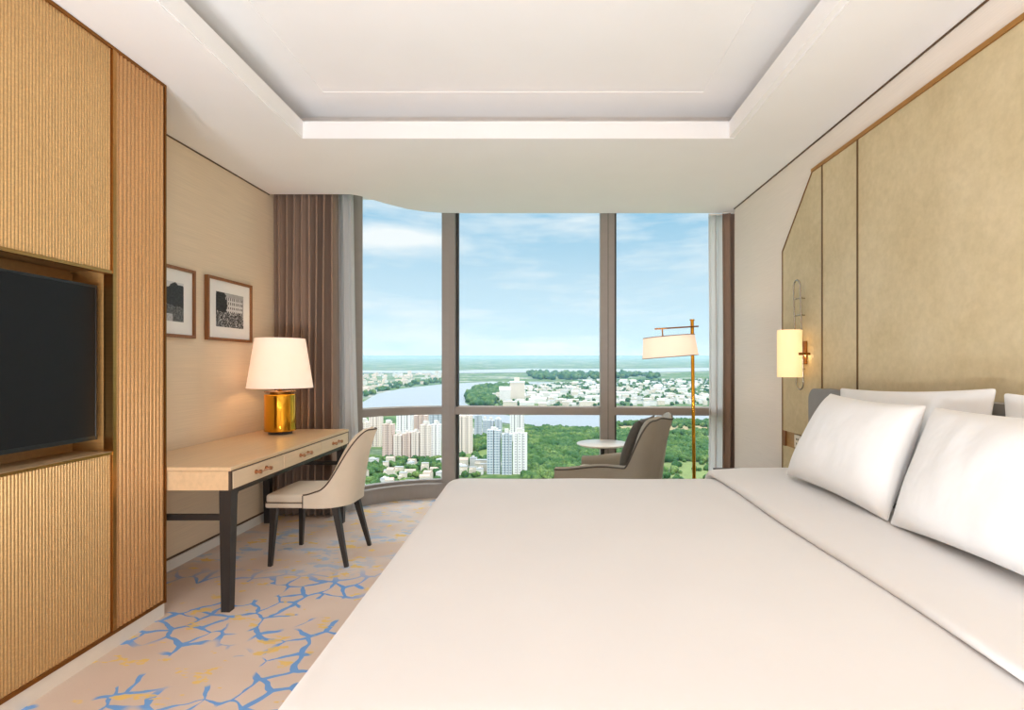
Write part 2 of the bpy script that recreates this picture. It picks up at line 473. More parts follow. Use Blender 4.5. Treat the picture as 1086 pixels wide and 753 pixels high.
# ------------------------------------------------------------------ curtains
def pleats(bm, x0, x1, y, n, amp, z0, z1, spread=0.0, seed=1, jit=.25):
    r = random.Random(seed); K = 14; N = n*K
    ph = [r.uniform(-jit, jit) for _ in range(n+2)]; am = [r.uniform(.65, 1.25) for _ in range(n+2)]
    rows = []
    for j in range(25):
        tz = j/24; z = z1+(z0-z1)*tz
        row = []
        for i in range(N+1):
            u = i/N; k = u*n
            k0 = int(min(k, n-1)); f = k-k0
            a = am[k0]*(1-f)+am[k0+1]*f; p = ph[k0]*(1-f)+ph[k0+1]*f
            s = math.sin(2*PI*k+p*2)
            s = math.copysign(abs(s)**.6, s)
            xx = x0+(x1-x0)*u+spread*tz*u+.014*math.sin(4*PI*k+p)+.008*math.sin(3*tz+k0*1.7)*math.sin(PI*tz)
            row.append((xx, y+amp*a*s*(.8+.3*tz), z))
        rows.append(row)
    grid_surface(bm, rows)
    return bm
def solid(o, th):
    md = o.modifiers.new('thickness', 'SOLIDIFY'); md.thickness = th; md.offset = 0
    return o
ct = thing('curtain', (-2.02, 4.60, 0), 'wide taupe pleated curtain beside the desk lamp at the window corner', 'curtain')
solid(obj('drape', pleats(bmesh.new(), -2.285, -1.765, 4.575, 8, .068, .012, 2.80, 0, 4), M['curtain'], ct, smooth=True), .006)
obj('heading_track', B(-2.27, -1.60, 4.56, 4.59, 2.80, 2.82), M['white_trim'], ct)
ct = thing('sheer_curtain', (-1.72, 4.70, 0), 'white sheer curtain between the wide taupe curtain and the curved pane', 'curtain')
solid(obj('voile', pleats(bmesh.new(), -1.87, -1.675, 4.70, 3, .022, .012, 2.80, .06, 9), M['sheer'], ct, smooth=True), .004)
obj('heading_track', B(-1.86, -1.66, 4.69, 4.71, 2.80, 2.815), M['white_trim'], ct)
ct = thing('sheer_curtain', (1.60, 5.05, 0), 'white sheer curtain behind the floor lamp at the narrow far window edge', 'curtain')
solid(obj('voile', pleats(bmesh.new(), 1.545, 1.70, 5.045, 2, .022, .012, 2.68, 0, 5), M['sheer'], ct, smooth=True), .004)
obj('heading_track', B(1.545, 1.70, 5.03, 5.05, 2.68, 2.695), M['white_trim'], ct)
ct = thing('curtain', (1.74, 4.98, 0), 'narrow taupe curtain squeezed against the pale wall above the nightstand', 'curtain')
solid(obj('drape', pleats(bmesh.new(), 1.655, 1.90, 4.985, 3, .032, .012, 2.68, 0, 12), M['curtain'], ct, smooth=True), .006)
obj('heading_track', B(1.66, 1.90, 4.975, 4.995, 2.68, 2.695), M['white_trim'], ct)

# ------------------------------------------------------------------ built-in gold cabinet and television
XF = -1.935; CY = 2.734; DIV = 2.41; CY0 = -1.0
cab = thing('media_cabinet', (-2.1, .9, 0), 'floor to ceiling gold ribbed wall unit around the television', 'wall unit')
def ribs(y0, y1, z0, z1, pitch, amp, x=XF, depth=.03, k=6):
    b = bmesh.new(); n = max(1, round((y1-y0)/pitch)); top = []; bot = []
    N = n*k
    for i in range(N+1):
        y = y0+(y1-y0)*i/N
        c = (i % k)/k
        d = amp*math.sin(PI*c)**.7 if 0 < c < 1 else 0
        bot.append((x+d, y, z0)); top.append((x+d, y, z1))
    vs = grid_surface(b, [bot, top])
    # back and sides
    q = [b.verts.new(p) for p in ((x-depth, y0, z0), (x-depth, y1, z0), (x-depth, y1, z1), (x-depth, y0, z1))]
    b.faces.new(q)
    b.faces.new((vs[0][0], vs[1][0], q[3], q[0])); b.faces.new((vs[0][-1], q[1], q[2], vs[1][-1]))
    return b
NZ0, NZ1 = .889, 1.680          # television niche
obj('upper_panel', ribs(CY0, DIV-.012, NZ1+.014, CEIL-.016, .0135, .004), M['gold_weave'], cab)
obj('lower_panel', ribs(CY0, DIV-.012, .085, NZ0-.014, .0135, .004), M['gold_weave'], cab)
obj('fluted_panel', ribs(DIV+.008, CY-.006, .085, CEIL-.016, .0235, .010), M['gold_flute'], cab, label='vertical fluted copper gold end panel')
b = bmesh.new(); lxn = -2.40
box(b, -2.29, XF-.032, CY0, CY-.008, .0665, NZ0-.013); box(b, -2.29, XF-.032, CY0, CY-.008, NZ1+.013, CEIL-.002)
box(b, -2.29, XF-.032, DIV-.004, CY-.008, NZ0-.013, NZ1+.013); box(b, -2.29, -2.12, CY0, DIV-.004, NZ0-.013, NZ1+.013)
obj('carcass', b, M['oak_strip'], cab)
obj('niche_back', B(-2.12, -2.105, CY0, DIV-.01, NZ0, NZ1), M['oak_strip'], cab)
obj('niche_ledge', B(-2.105, XF+.006, CY0, DIV-.01, NZ0-.012, NZ0), mat('niche_ledge_metal', (206, 176, 138), .35, .4, var=.05), cab)
b = bmesh.new()
box(b, XF-.03, XF+.012, DIV-.012, DIV+.008, .085, CEIL-.016)       # upright between the panels
box(b, XF-.03, XF+.010, CY0, DIV-.012, NZ1, NZ1+.014)
box(b, XF-.03, XF+.010, CY0, DIV-.012, NZ0-.014, NZ0-.002)
obj('metal_trim', b, M['brass'], cab)
b = bmesh.new()
box(b, XF-.03, XF+.012, CY-.006, CY+.004, .066, CEIL-.002); box(b, XF-.03, XF+.012, CY0, CY-.006, CEIL-.016, CEIL-.002)
box(b, XF-.03, XF+.010, CY0, CY-.006, .068, .085)
obj('edge_trim', b, M['brass_dark'], cab)
obj('plinth', B(-2.2, XF+.004, CY0, CY, 0, .066), M['plinth'], cab)

tv = thing('television', (-2.02, 1.76, NZ0), 'flat black television set into the gold wall unit niche', 'television')
TVY0, TVY1, TVZ0, TVZ1 = 1.145, 2.375, .945, 1.625
obj('screen', B(-1.987, -1.974, TVY0+.010, TVY1-.010, TVZ0+.016, TVZ1-.010), M['tv_screen'], tv)
b = bmesh.new()
box(b, -2.02, -1.972, TVY0, TVY0+.011, TVZ0, TVZ1, .002); box(b, -2.02, -1.972, TVY1-.011, TVY1, TVZ0, TVZ1, .002)
box(b, -2.02, -1.972, TVY0+.011, TVY1-.011, TVZ1-.011, TVZ1, .002); box(b, -2.02, -1.972, TVY0+.011, TVY1-.011, TVZ0, TVZ0+.017, .002)
obj('bezel', b, M['tv_black'], tv)
obj('back_cover', B(-2.05, -1.987, TVY0+.05, TVY1-.05, TVZ0+.05, TVZ1-.05, .01), M['tv_black'], tv)
obj('wall_bracket', B(-2.1035, -2.05, 1.6, 1.92, 1.15, 1.42), M['tv_black'], tv)

# ------------------------------------------------------------------ pictures on the left wall
def photo_mesh(kind, W, H):
    """black and white print as a grid of small coloured faces, facing +X; width along y"""
    nx, ny = 64, 48
    b = bmesh.new(); lay = b.loops.layers.color.new('print')
    vs = [[b.verts.new((0, -W/2+W*i/nx, -H/2+H*j/ny)) for i in range(nx+1)] for j in range(ny+1)]
    for j in range(ny):
        for i in range(nx):
            f = b.faces.new((vs[j][i], vs[j][i+1], vs[j+1][i+1], vs[j+1][i]))
            u = (i+.5)/nx; v = (j+.5)/ny
            n1 = noise.noise(Vector((u*9, v*9, kind*7)))*.5+.5; n2 = noise.noise(Vector((u*26, v*26, 3+kind)))*.5+.5
            if kind == 1:
                g = .80+.05*n1
                if math.hypot((u-.80)/.30, (v-.62)/.36) < .85+.35*n1: g = .10+.18*n2         # tree
                if v < .34+.10*n1-.12*u+.1: g = .16+.42*n2                                     # bank
                if v < .18 and .2 < u < .7: g = .62+.2*n2                                      # water
                if .12 < u < .5 and .40 < v < .52+.1*n1: g = .45+.25*n2
            else:
                g = .62+.1*n1
                if .34 < u < .95 and .36 < v < .88:                                           # house with rows of windows
                    g = .82
                    if (u*14) % 1 < .45 and (v*7.5) % 1 < .55: g = .25+.1*n2
                if math.hypot((u-.14)/.26, (v-.62)/.42) < .8+.4*n1: g = .08+.22*n2
                if v < .40+.08*n1: g = .12+.75*(n2 > .5)*n1+.15*n2                             # garden
            for lp in f.loops: lp[lay] = (g, g, g, 1)
    return b
def print_mat():
    m = bpy.data.materials.new('black_and_white_print'); m.use_nodes = True
    t = NT(m); b = t.n['Principled BSDF']; a = t.add('ShaderNodeVertexColor', layer_name='print')
    t.link(a.outputs['Color'], b.inputs['Base Color']); b.inputs['Roughness'].default_value = .5
    return m
M['print'] = print_mat()
def picture(yc, kind, label):
    W, H, zc = .528, .446, 1.672
    x = lx(yc)
    t = thing('framed_picture', (x, yc, zc), label, 'picture', 'pair of framed pictures above the desk', math.atan(-.0336))
    fw = .020; b = bmesh.new()
    for y0, y1, z0, z1 in ((-W/2, -W/2+fw, -H/2, H/2), (W/2-fw, W/2, -H/2, H/2), (-W/2+fw, W/2-fw, -H/2, -H/2+fw), (-W/2+fw, W/2-fw, H/2-fw, H/2)):
        box(b, .003, .030, y0, y1, z0, z1, .002)
    obj('frame', b, M['walnut'], t, world=False)
    obj('mount_board', B(.004, .016, -W/2+fw, W/2-fw, -H/2+fw, H/2-fw), M['mat_board'], t, world=False)
    p = photo_mesh(kind, .325, .247)
    p.transform(Matrix.Translation((.0175, 0, .0)))
    obj('print', p, M['print'], t, world=False)
picture(3.285, 1, 'walnut framed photograph of a dark tree by water, half hidden behind gold panel')
picture(3.931, 2, 'walnut framed photograph of a house and garden, hanging nearest the desk lamp')

# ------------------------------------------------------------------ desk
DX0, DX1, DY0, DY1, DZ = -2.285, -1.60, 2.748, 4.40, .752
desk = thing('writing_desk', (-1.94, 3.57, 0), 'pale wood writing desk with three drawers and black legs along the wall', 'desk')
b = B(DX0, DX1-.012, DY0, DY1, DZ-.120, DZ-.022, .002)
obj('carcass', b, M['desk_wood'], desk)
obj('desktop', B(DX0, DX1, DY0-.002, DY1, DZ-.021, DZ, .003), M['desk_wood'], desk)
b = bmesh.new()
box(b, DX1-.012, DX1+.001, DY0-.003, DY0+.009, DZ-.120, DZ-.022); box(b, DX1-.012, DX1+.001, DY1-.010, DY1, DZ-.120, DZ-.022)
box(b, DX1-.012, DX1+.001, DY0, DY1, DZ-.1215, DZ-.1165); box(b, DX1-.004, DX1+.0025, DY0, DY1, DZ-.024, DZ-.019)
obj('edge_trim', b, M['piping'], desk)
dl = (DY1-DY0-.024)/3
for k in range(3):
    y0 = DY0+.012+k*dl+.003; y1 = y0+dl-.006
    d = obj('drawer', B(DX1-.014, DX1+.003, y0, y1, DZ-.115, DZ-.0255, .002), M['drawer'], desk)
    yc = (y0+y1)/2; zc = DZ-.068; hb = bmesh.new()
    for s in (-1, 1):
        tube(hb, [(DX1+.002, yc+s*.055, zc), (DX1+.030, yc+s*.055, zc)], .007, 12)
        lathe_b = bmesh.new(); lathe(lathe_b, [(.004, 0), (.013, .001), (.013, .006), (.004, .007)], n=16)
        lathe_b.transform(Matrix.Translation((DX1+.003, yc+s*.055, zc)) @ Matrix.Rotation(PI/2, 4, 'Y')); merge(hb, lathe_b)
        lathe_b = bmesh.new(); lathe(lathe_b, [(.003, 0), (.011, .002), (.011, .014), (.003, .016)], n=16)
        lathe_b.transform(Matrix.Translation((DX1+.024, yc+s*.055, zc)) @ Matrix.Rotation(PI/2, 4, 'Y')); merge(hb, lathe_b)
    tube(hb, [(DX1+.031, yc-.075, zc), (DX1+.031, yc+.075, zc)], .0045, 10)
    auto_smooth(obj('handle', hb, M['copper'], d, label='copper bar handle'))
def desk_leg(x, y, sx, sy):
    b = bmesh.new()
    bar(b, (x, y, DZ-.121), (x+.004*sx, y, 0), .062, .044)
    # curved bracket under the rail, both ways along y
    pts = []
    n = 8; r = .075
    prof = [(0, 0), (r, 0)]+[(r-r*math.sin(a), -r+r*math.cos(a)) for a in [PI/2*i/n for i in range(n+1)]][1:]
    prof = [(0, 0)]+[(r*(1-math.sin(PI/2*i/n)), -r*(1-math.cos(PI/2*i/n))) for i in range(n+1)]
    a = [b.verts.new((x-.026, y+sy*(.028+p[0]), DZ-.121+p[1]*1.0)) for p in prof]
    c = [b.verts.new((x+.026, y+sy*(.028+p[0]), DZ-.121+p[1]*1.0)) for p in prof]
    m = len(prof)
    for i in range(m): b.faces.new((a[i], a[(i+1) % m], c[(i+1) % m], c[i]))
    b.faces.new(a[::-1]); b.faces.new(c)
    return b
LXF, LXB = DX1-.038, DX0+.045
for x, y, sx, sy in ((LXF, DY0+.042, -1, 1), (LXB, DY0+.042, 1, 1), (LXF, DY1-.045, -1, -1), (LXB, DY1-.045, 1, -1)):
    obj('leg', desk_leg(x, y, sx, sy), M['black_wood'], desk)
for y in (DY0+.042, DY1-.045):
    obj('stretcher', B(LXB, LXF, y-.014, y+.014, .47, .50, .003), M['black_wood'], desk)
obj('under_rail', B(LXF-.02, LXF+.015, DY0+.07, DY1-.07, DZ-.150, DZ-.121, .002), M['black_wood'], desk)

# ------------------------------------------------------------------ desk lamp
LX, LY = -2.012, 4.10
lamp = thing('desk_lamp', (LX, LY, DZ), 'glowing table lamp with golden drum base and white shade on desk', 'lamp')
b = lathe(bmesh.new(), [(.082, 0), (.084, .002), (.084, .020), (.08, .022)], (LX, LY, DZ), 48)
auto_smooth(obj('foot', b, M['black_wood'], lamp))
b = lathe(bmesh.new(), [(.085, .022), (.108, .023), (.112, .027), (.112, .298), (.109, .303), (.02, .304)], (LX, LY, DZ), 64)
auto_smooth(obj('drum_base', b, M['gold'], lamp))
b = lathe(bmesh.new(), [(.072, .304), (.072, .318), (.112, .319), (.112, .326), (.02, .327), (.012, .33), (.012, .42), (.02, .42), (.02, .46), (.004, .47)], (LX, LY, DZ), 48)
auto_smooth(obj('neck', b, M['brass_dark'], lamp))
SZ0, SZ1 = 1.103, 1.478
def shade_shell(r0, r1, z0, z1, cx, cy, n=64):
    b = bmesh.new(); k = 6
    prof = [(r0+(r1-r0)*i/k, z0+(z1-z0)*i/k) for i in range(k+1)]
    prof2 = [(r-.003, z) for r, z in prof[::-1]]
    lathe(b, prof+prof2+[prof[0]], (cx, cy, 0), n, caps=False)
    bmesh.ops.remove_doubles(b, verts=b.verts[:], dist=1e-5)
    return b
sh = obj('shade', shade_shell(.232, .176, SZ0, SZ1, LX, LY), M['shade'], lamp, smooth=True)
auto_smooth(sh)
b = bmesh.new()
for a in range(3): tube(b, [(LX, LY, 1.19), (LX+.178*math.cos(a*2*PI/3), LY+.178*math.sin(a*2*PI/3), SZ1-.06)], .002, 6)
obj('shade_spider', b, M['brass'], lamp)
b = bmesh.new(); bmesh.ops.create_uvsphere(b, u_segments=16, v_segments=10, radius=.032)
b.transform(Matrix.Translation((LX, LY, 1.255)))
obj('bulb', b, M['bulb'], lamp, smooth=True)

# ------------------------------------------------------------------ upholstered shells
def shell(halfw, xb, xf, rim, zbot, th, lean, corner=.16, n=48, lean_side=.35, kz=10):
    """U-shaped upholstered shell open towards +x.  xb: back (negative x), xf: front ends of the arms.
    rim(s): top height along the normalised path (0 = an arm end, 1 = middle of back). returns bmesh, rim points"""
    path = []
    L1 = xf-(xb+corner); La = corner*PI/2; L2 = halfw-corner
    tot = L1+La+L2
    for i in range(n+1):
        s = tot*i/n
        if s < L1: p = Vector((xf-s, -halfw)); nr = Vector((0, -1))
        elif s < L1+La:
            a = (s-L1)/corner; p = Vector((xb+corner-corner*math.sin(a), -halfw+corner-corner*math.cos(a))); nr = Vector((-math.sin(a), -math.cos(a)))
        else: p = Vector((xb, -halfw+corner+(s-L1-La))); nr = Vector((-1, 0))
        path.append((p, nr, s/tot))
    full = path+[(Vector((p.x, -p.y)), Vector((q.x, -q.y)), s) for p, q, s in path[::-1][1:]]
    b = bmesh.new(); outer = []; inner = []
    for p, nr, s in full:
        zt = rim(s); col = []; coi = []
        k = lean*(s**2)+lean_side*lean*(1-s)*0
        for j in range(kz+1):
            f = j/kz; z = zbot+(zt-zbot)*f
            o = nr*(k*((z-zbot)/.45)**1.3)
            q = p+o; col.append((q.x, q.y, z))
            qi = p+o-nr*th; coi.append((qi.x, qi.y, z))
        outer.append(col); inner.append(coi)
    ov = [[b.verts.new(c) for c in col] for col in outer]; iv = [[b.verts.new(c) for c in col] for col in inner]
    m = len(full)
    rv = []
    for i in range(m):                                   # rounded rim vertex
        a = Vector(outer[i][-1]); c = Vector(inner[i][-1]); rv.append(b.verts.new((a+c)/2+Vector((0, 0, th*.32))))
    for i in range(m-1):
        for j in range(kz):
            b.faces.new((ov[i][j], ov[i+1][j], ov[i+1][j+1], ov[i][j+1]))
            b.faces.new((iv[i][j], iv[i][j+1], iv[i+1][j+1], iv[i+1][j]))
        b.faces.new((ov[i][-1], ov[i+1][-1], rv[i+1], rv[i])); b.faces.new((rv[i], rv[i+1], iv[i+1][-1], iv[i][-1]))
        b.faces.new((ov[i][0], iv[i][0], iv[i+1][0], ov[i+1][0]))
    for i in (0, m-1):
        for j in range(kz): b.faces.new((ov[i][j], ov[i][j+1], iv[i][j+1], iv[i][j]))
        b.faces.new((ov[i][-1], rv[i], iv[i][-1]))
    return b, [Vector(o[-1]) for o in outer], [Vector(o[0]) for o in outer]
def sstep(a, b, x):
    t = max(0, min(1, (x-a)/(b-a))); return t*t*(3-2*t)

def rounded_slab(w, d, z0, z1, bev, crown=0.0, n=10):
    """cushion centred on the origin: x in +-w/2, y in +-d/2"""
    b = B(-w/2, w/2, -d/2, d/2, z0, z1, bev, 4)
    if crown:
        bmesh.ops.subdivide_edges(b, edges=[e for e in b.edges if e.calc_length() > .1], cuts=n, use_grid_fill=True)
        for v in b.verts:
            if v.co.z > (z0+z1)/2:
                v.co.z += crown*max(0, 1-(2*v.co.x/w)**2)*max(0, 1-(2*v.co.y/d)**2)
    return b

# desk chair, facing the desk
chair = thing('desk_chair', (-1.485, 3.605, 0), 'cream leather desk chair with curved back and black legs', 'chair', rz=PI-.03)
rimf = lambda s: .455+.03*sstep(0, .30, s)+.36*sstep(.22, .86, s)
b, rp, bp_ = shell(.235, -.245, .02, rimf, .375, .040, .115, corner=.17)
auto_smooth(obj('back_shell', b, M['leather_cream'], chair, world=False), 60)
obj('rim_piping', tube(bmesh.new(), [p+Vector((0, 0, .004)) for p in rp], .0045, 8), M['piping'], chair, world=False, smooth=True, label='brown piping along the back edge')
b = rounded_slab(.395, .425, .395, .455, .018, .022)
b.transform(Matrix.Translation((.075, 0, 0)))
auto_smooth(obj('seat', b, M['leather_cream'], chair, world=False), 60)
b = B(-.10, .268, -.228, .228, .372, .408, .012, 3)
auto_smooth(obj('seat_rail', b, M['leather_cream'], chair, world=False), 60)
b = bmesh.new()
for z in (.408,): tube(b, [(.0, -.2315, z), (.255, -.2315, z), (.2715, -.215, z), (.2715, .215, z), (.255, .2315, z), (.0, .2315, z)], .003, 6)
for sy in (-1, 1): tube(b, [(.022, sy*.237, .374), (.022, sy*.237, .455)], .003, 6)
obj('seat_piping', b, M['piping'], chair, world=False)
for sx, sy in ((1, 1), (1, -1), (-1, 1), (-1, -1)):
    xt = .225 if sx > 0 else -.155; xb = .245 if sx > 0 else -.245
    obj('leg', bar(bmesh.new(), (xt, sy*(.185 if sx > 0 else .165), .385), (xb, sy*.205, 0), .040, .023), M['black_wood'], chair, world=False)

# lounge armchair, turned towards the table and the view
arm = thing('armchair', (.56, 4.24, 0), 'taupe leather lounge armchair seen from behind beside the window', 'armchair', rz=PI-math.radians(25))
rima = lambda s: .475+.055*sstep(.0, .45, s)+.345*sstep(.575, .735, s)+.012*sstep(.735, .80, s)-.02*sstep(.80, 1, s)
b, rp, bp_ = shell(.318, -.31, .385, rima, .20, .055, .085, corner=.11, n=60)
auto_smooth(obj('outer_shell', b, M['taupe'], arm, world=False), 60)
obj('rim_piping', tube(bmesh.new(), [p+Vector((0, 0, .002))for p in rp], .006, 8), M['charcoal'], arm, world=False, smooth=True, label='dark piping along the edge')
b = rounded_slab(.58, .505, .28, .43, .035, .02); b.transform(Matrix.Translation((.09, 0, 0)))
auto_smooth(obj('seat_cushion', b, M['taupe_light'], arm, world=False), 60)
def pillow_mesh(W, H, T, seed=0, n=28, pinch=.07, flange=.03, pw=.42, taper=1.0, shear=0.0):
    """cushion in the x (width) / y (height) plane, thickness along z"""
    b = bmesh.new(); r = random.Random(seed); off = Vector((r.uniform(0, 50), r.uniform(0, 50), 0))
    def pt(u, v, s):
        cu = 1-pinch*(1-abs(v)**2)*0 - pinch*(1-(v*v))*.9
        cv = 1-pinch*(1-(u*u))*.9
        x = u*W/2*cu*(1+(taper-1)*(v+1)/2)+shear*(v+1)/2; y = v*H/2*cv
        fu = max(0, 1-(abs(u)/(1-flange))**2.4) if abs(u) < 1-flange else 0
        fv = max(0, 1-(abs(v)/(1-flange))**2.4) if abs(v) < 1-flange else 0
        t = T/2*(fu*fv)**pw+.004
        w = noise.noise(Vector((x*5, y*5, s*3))+off)*.013+noise.noise(Vector((x*14, y*6, s*3))+off)*.007
        return (x, y, s*(t+w*(fu*fv)**.5))
    g = {}
    for s in (-1, 1):
        for i in range(n+1):
            for j in range(n+1):
                g[s, i, j] = b.verts.new(pt(-1+2*i/n, -1+2*j/n, s))
        for i in range(n):
            for j in range(n): b.faces.new((g[s, i, j], g[s, i+1, j], g[s, i+1, j+1], g[s, i, j+1]))
    for k in range(n):
        for a, c in (((k, 0), (k+1, 0)), ((k, n), (k+1, n)), ((0, k), (0, k+1)), ((n, k), (n, k+1))):
            b.faces.new((g[-1, a[0], a[1]], g[-1, c[0], c[1]], g[1, c[0], c[1]], g[1, a[0], a[1]]))
    return b
b = pillow_mesh(.48, .44, .15, 3, 16)
b.transform(Matrix.Translation((-.185, 0, .665)) @ Matrix.Rotation(math.radians(-19), 4, 'Y') @ Matrix(((0, 0, 1, 0), (1, 0, 0, 0), (0, 1, 0, 0), (0, 0, 0, 1))))
obj('back_cushion', b, M['charcoal'], arm, world=False, smooth=True, label='charcoal back cushion')
for sx, sy in ((1, 1), (1, -1), (-1, 1), (-1, -1)):
    obj('leg', bar(bmesh.new(), (sx*.24, sy*.24, .21), (sx*.27, sy*.26, 0), .045, .028), M['black_wood'], arm, world=False)

# round side table
TBX, TBY, TBZ = .525, 4.83, .575
tb = thing('side_table', (TBX, TBY, 0), 'small round white topped side table between armchair and window', 'table')
b = lathe(bmesh.new(), [(.19, -.022), (.224, -.012), (.232, -.006), (.232, 0), (.228, .003)], (TBX, TBY, TBZ), 56)
auto_smooth(obj('table_top', b, M['marble'], tb))
auto_smooth(obj('pedestal', lathe(bmesh.new(), [(.06, -.045), (.06, -.022)], (TBX, TBY, TBZ), 24), M['black_wood'], tb))
auto_smooth(obj('column', lathe(bmesh.new(), [(.018, .02), (.018, .53)], (TBX, TBY, 0), 24), M['black_wood'], tb))
auto_smooth(obj('foot', lathe(bmesh.new(), [(.14, 0), (.14, .012), (.02, .024)], (TBX, TBY, 0), 40), M['black_wood'], tb))

# floor lamp
FX, FY = 1.262, 4.58
fl = thing('floor_lamp', (FX, FY, 0), 'brass floor lamp with swing arm and drum shade by the window', 'lamp')
auto_smooth(obj('base', lathe(bmesh.new(), [(.13, 0), (.13, .012), (.125, .018), (.02, .02)], (FX, FY, 0), 48), M['brass'], fl))
pole = tube(bmesh.new(), [(FX+.02, FY, .015), (FX, FY, 1.66)], .0145, 14)
auto_smooth(obj('pole', pole, M['gold'], fl))
auto_smooth(obj('finial', lathe(bmesh.new(), [(.012, 0), (.022, .002), (.022, .010), (.012, .012)], (FX, FY, 1.655), 20), M['gold'], fl))
AX0, AX1 = FX-.325, FX+.045
zA = lambda x: 1.602+.062*(x-FX)
obj('swing_arm', tube(bmesh.new(), [(AX0, FY-.03, zA(AX0)), (AX1, FY-.03, zA(AX1))], .0065, 10), M['brass_dark'], fl)
HX = FX-.262
obj('hanger', tube(bmesh.new(), [(HX, FY-.03, zA(HX)), (HX+.006, FY-.03, 1.50)], .006, 10), M['brass'], fl)
sc_ = FX-.245
b = shade_shell(.222, .204, -.165/2, .165/2, 0, 0)
rot = Matrix.Translation((sc_, FY-.05-.17, 1.425)) @ Matrix.Rotation(math.radians(-4.5), 4, 'Y')
b.transform(rot)
auto_smooth(obj('shade', b, M['shade_floor'], fl))
b = bmesh.new()
for z, r in ((.0825, .205), (-.0825, .223)):
    tube(b, [(r*math.cos(2*PI*i/48), r*math.sin(2*PI*i/48), z) for i in range(48)], .003, 6, closed=True)
for a in range(3): tube(b, [(0, .17, .078), (.2*math.cos(a*2*PI/3+.5), .2*math.sin(a*2*PI/3+.5), .08)], .002, 6)
b.transform(rot)
obj('shade_ring', b, M['brass_dark'], fl)
b = bmesh.new(); bmesh.ops.create_uvsphere(b, u_segments=14, v_segments=8, radius=.028); b.transform(rot)
obj('bulb', b, M['bulb'], fl, smooth=True)

# ------------------------------------------------------------------ bed
BZ = .605
BX0, BX1, BY0, BY1 = -.53, 1.60, .93, 3.07
bed = thing('bed', (.55, 2.0, 0), 'king size bed with grey leather headboard against the panelled wall', 'bed')
obj('bed_base', B(BX0+.05, BX1, BY0+.05, BY1-.05, .06, .30, .01), M['headboard'], bed)
auto_smooth(obj('mattress', B(BX0+.02, BX1-.005, BY0+.02, BY1-.02, .30, BZ-.02, .05, 4), M['linen'], bed), 60)
for x in (BX0+.15, BX1-.15):
    for y in (BY0+.2, BY1-.2): obj('leg', bar(bmesh.new(), (x, y, .061), (x, y, 0), .06, .05), M['black_wood'], bed)
# headboard slab with rounded upper corners
HY0, HY1, HZ0, HZ1, HR = .80, 3.28, .06, 1.135, .075
prof = [(HY0, HZ0), (HY1, HZ0)]+[(HY1-HR+HR*math.cos(a), HZ1-HR+HR*math.sin(a)) for a in [PI/2*i/10 for i in range(11)]]+[(HY0+HR-HR*math.sin(a), HZ1-HR+HR*math.cos(a)) for a in [PI/2*i/10 for i in range(11)]]
b = bmesh.new()
fa = [b.verts.new((1.612, y, z)) for y, z in prof]; fb = [b.verts.new((1.694, y, z)) for y, z in prof]
n = len(prof)
for i in range(n): b.faces.new((fa[i], fa[(i+1) % n], fb[(i+1) % n], fb[i]))
f1 = b.faces.new(fa[::-1]); b.faces.new(fb)
bmesh.ops.bevel(b, geom=[e for e in b.edges if all(abs(v.co.x-1.612) < 1e-5 for v in e.verts)], offset=.014, segments=3, affect='EDGES')
auto_smooth(obj('headboard', b, M['headboard'], bed), 35)

def drape(x0, x1, y0, y1, ztop, r, drop, nx, ny, wob, ext=(1, 1, 1, 1), crown=0.0, rc=.12, shape=None):
    """cloth lying on a box and hanging over its sides; ext: which sides hang (x0, x1, y0, y1)"""
    L = r*PI/2+drop-r
    xs0 = x0-(L if ext[0] else 0); xs1 = x1+(L if ext[1] else 0); ys0 = y0-(L if ext[2] else 0); ys1 = y1+(L if ext[3] else 0)
    ix0, ix1 = (x0+r if ext[0] else x0), (x1-r if ext[1] else x1)
    iy0, iy1 = (y0+r if ext[2] else y0), (y1-r if ext[3] else y1)
    rows = []
    def samples(a, b, ia, ib, n):
        # denser near the edges
        out = []
        for i in range(n+1): out.append(a+(b-a)*i/n)
        return out
    for j in range(ny+1):
        y = ys0+(ys1-ys0)*j/ny; row = []
        for i in range(nx+1):
            x = xs0+(xs1-xs0)*i/nx
            cx = min(max(x, ix0), ix1); cy = min(max(y, iy0), iy1)
            ex, ey = x-cx, y-cy
            s = math.hypot(ex, ey)
            z = ztop+wob*(noise.noise(Vector((x*2.3, y*2.3, 1)))+.5*noise.noise(Vector((x*6, y*6, 4))))
            if crown: z += crown*(1-((2*x-ix0-ix1)/(ix1-ix0))**2)*max(0, 1-((2*cy-iy0-iy1)/(iy1-iy0))**4)
            if s > 1e-6:
                dx, dy = ex/s, ey/s
                if s < r*PI/2: a = s/r; o = r*math.sin(a); d = r*(1-math.cos(a))
                else:
                    d = min(r+(s-r*PI/2), drop); o = r+.035*(d-r)+.02*(d-r)/drop*math.sin(14*(x+y)+2*noise.noise(Vector((x*3, y*3, 0))))
                px, py = cx+dx*o, cy+dy*o; z -= d
            else: px, py = x, y
            if shape: px, py, z = shape(px, py, z)
            row.append((px, py, z))
        rows.append(row)
    b = bmesh.new(); grid_surface(b, rows); return b
duv = thing('duvet', (.4, 2.0, BZ), 'smooth white duvet spread over the bed', 'duvet')
def skew(x, y, z): return (x-.016*(y-1.0)*max(0, min(1, (.6-x)/1.0)), y, z)
b = drape(BX0-.005, 1.30, BY0-.02, BY1+.045, BZ+.028, .085, .44, 90, 100, .004, (1, 0, 1, 1), .022, shape=skew)
d = obj('cover', b, M['linen'], duv, smooth=True)
md = d.modifiers.new('thickness', 'SOLIDIFY'); md.thickness = .012; md.offset = 1
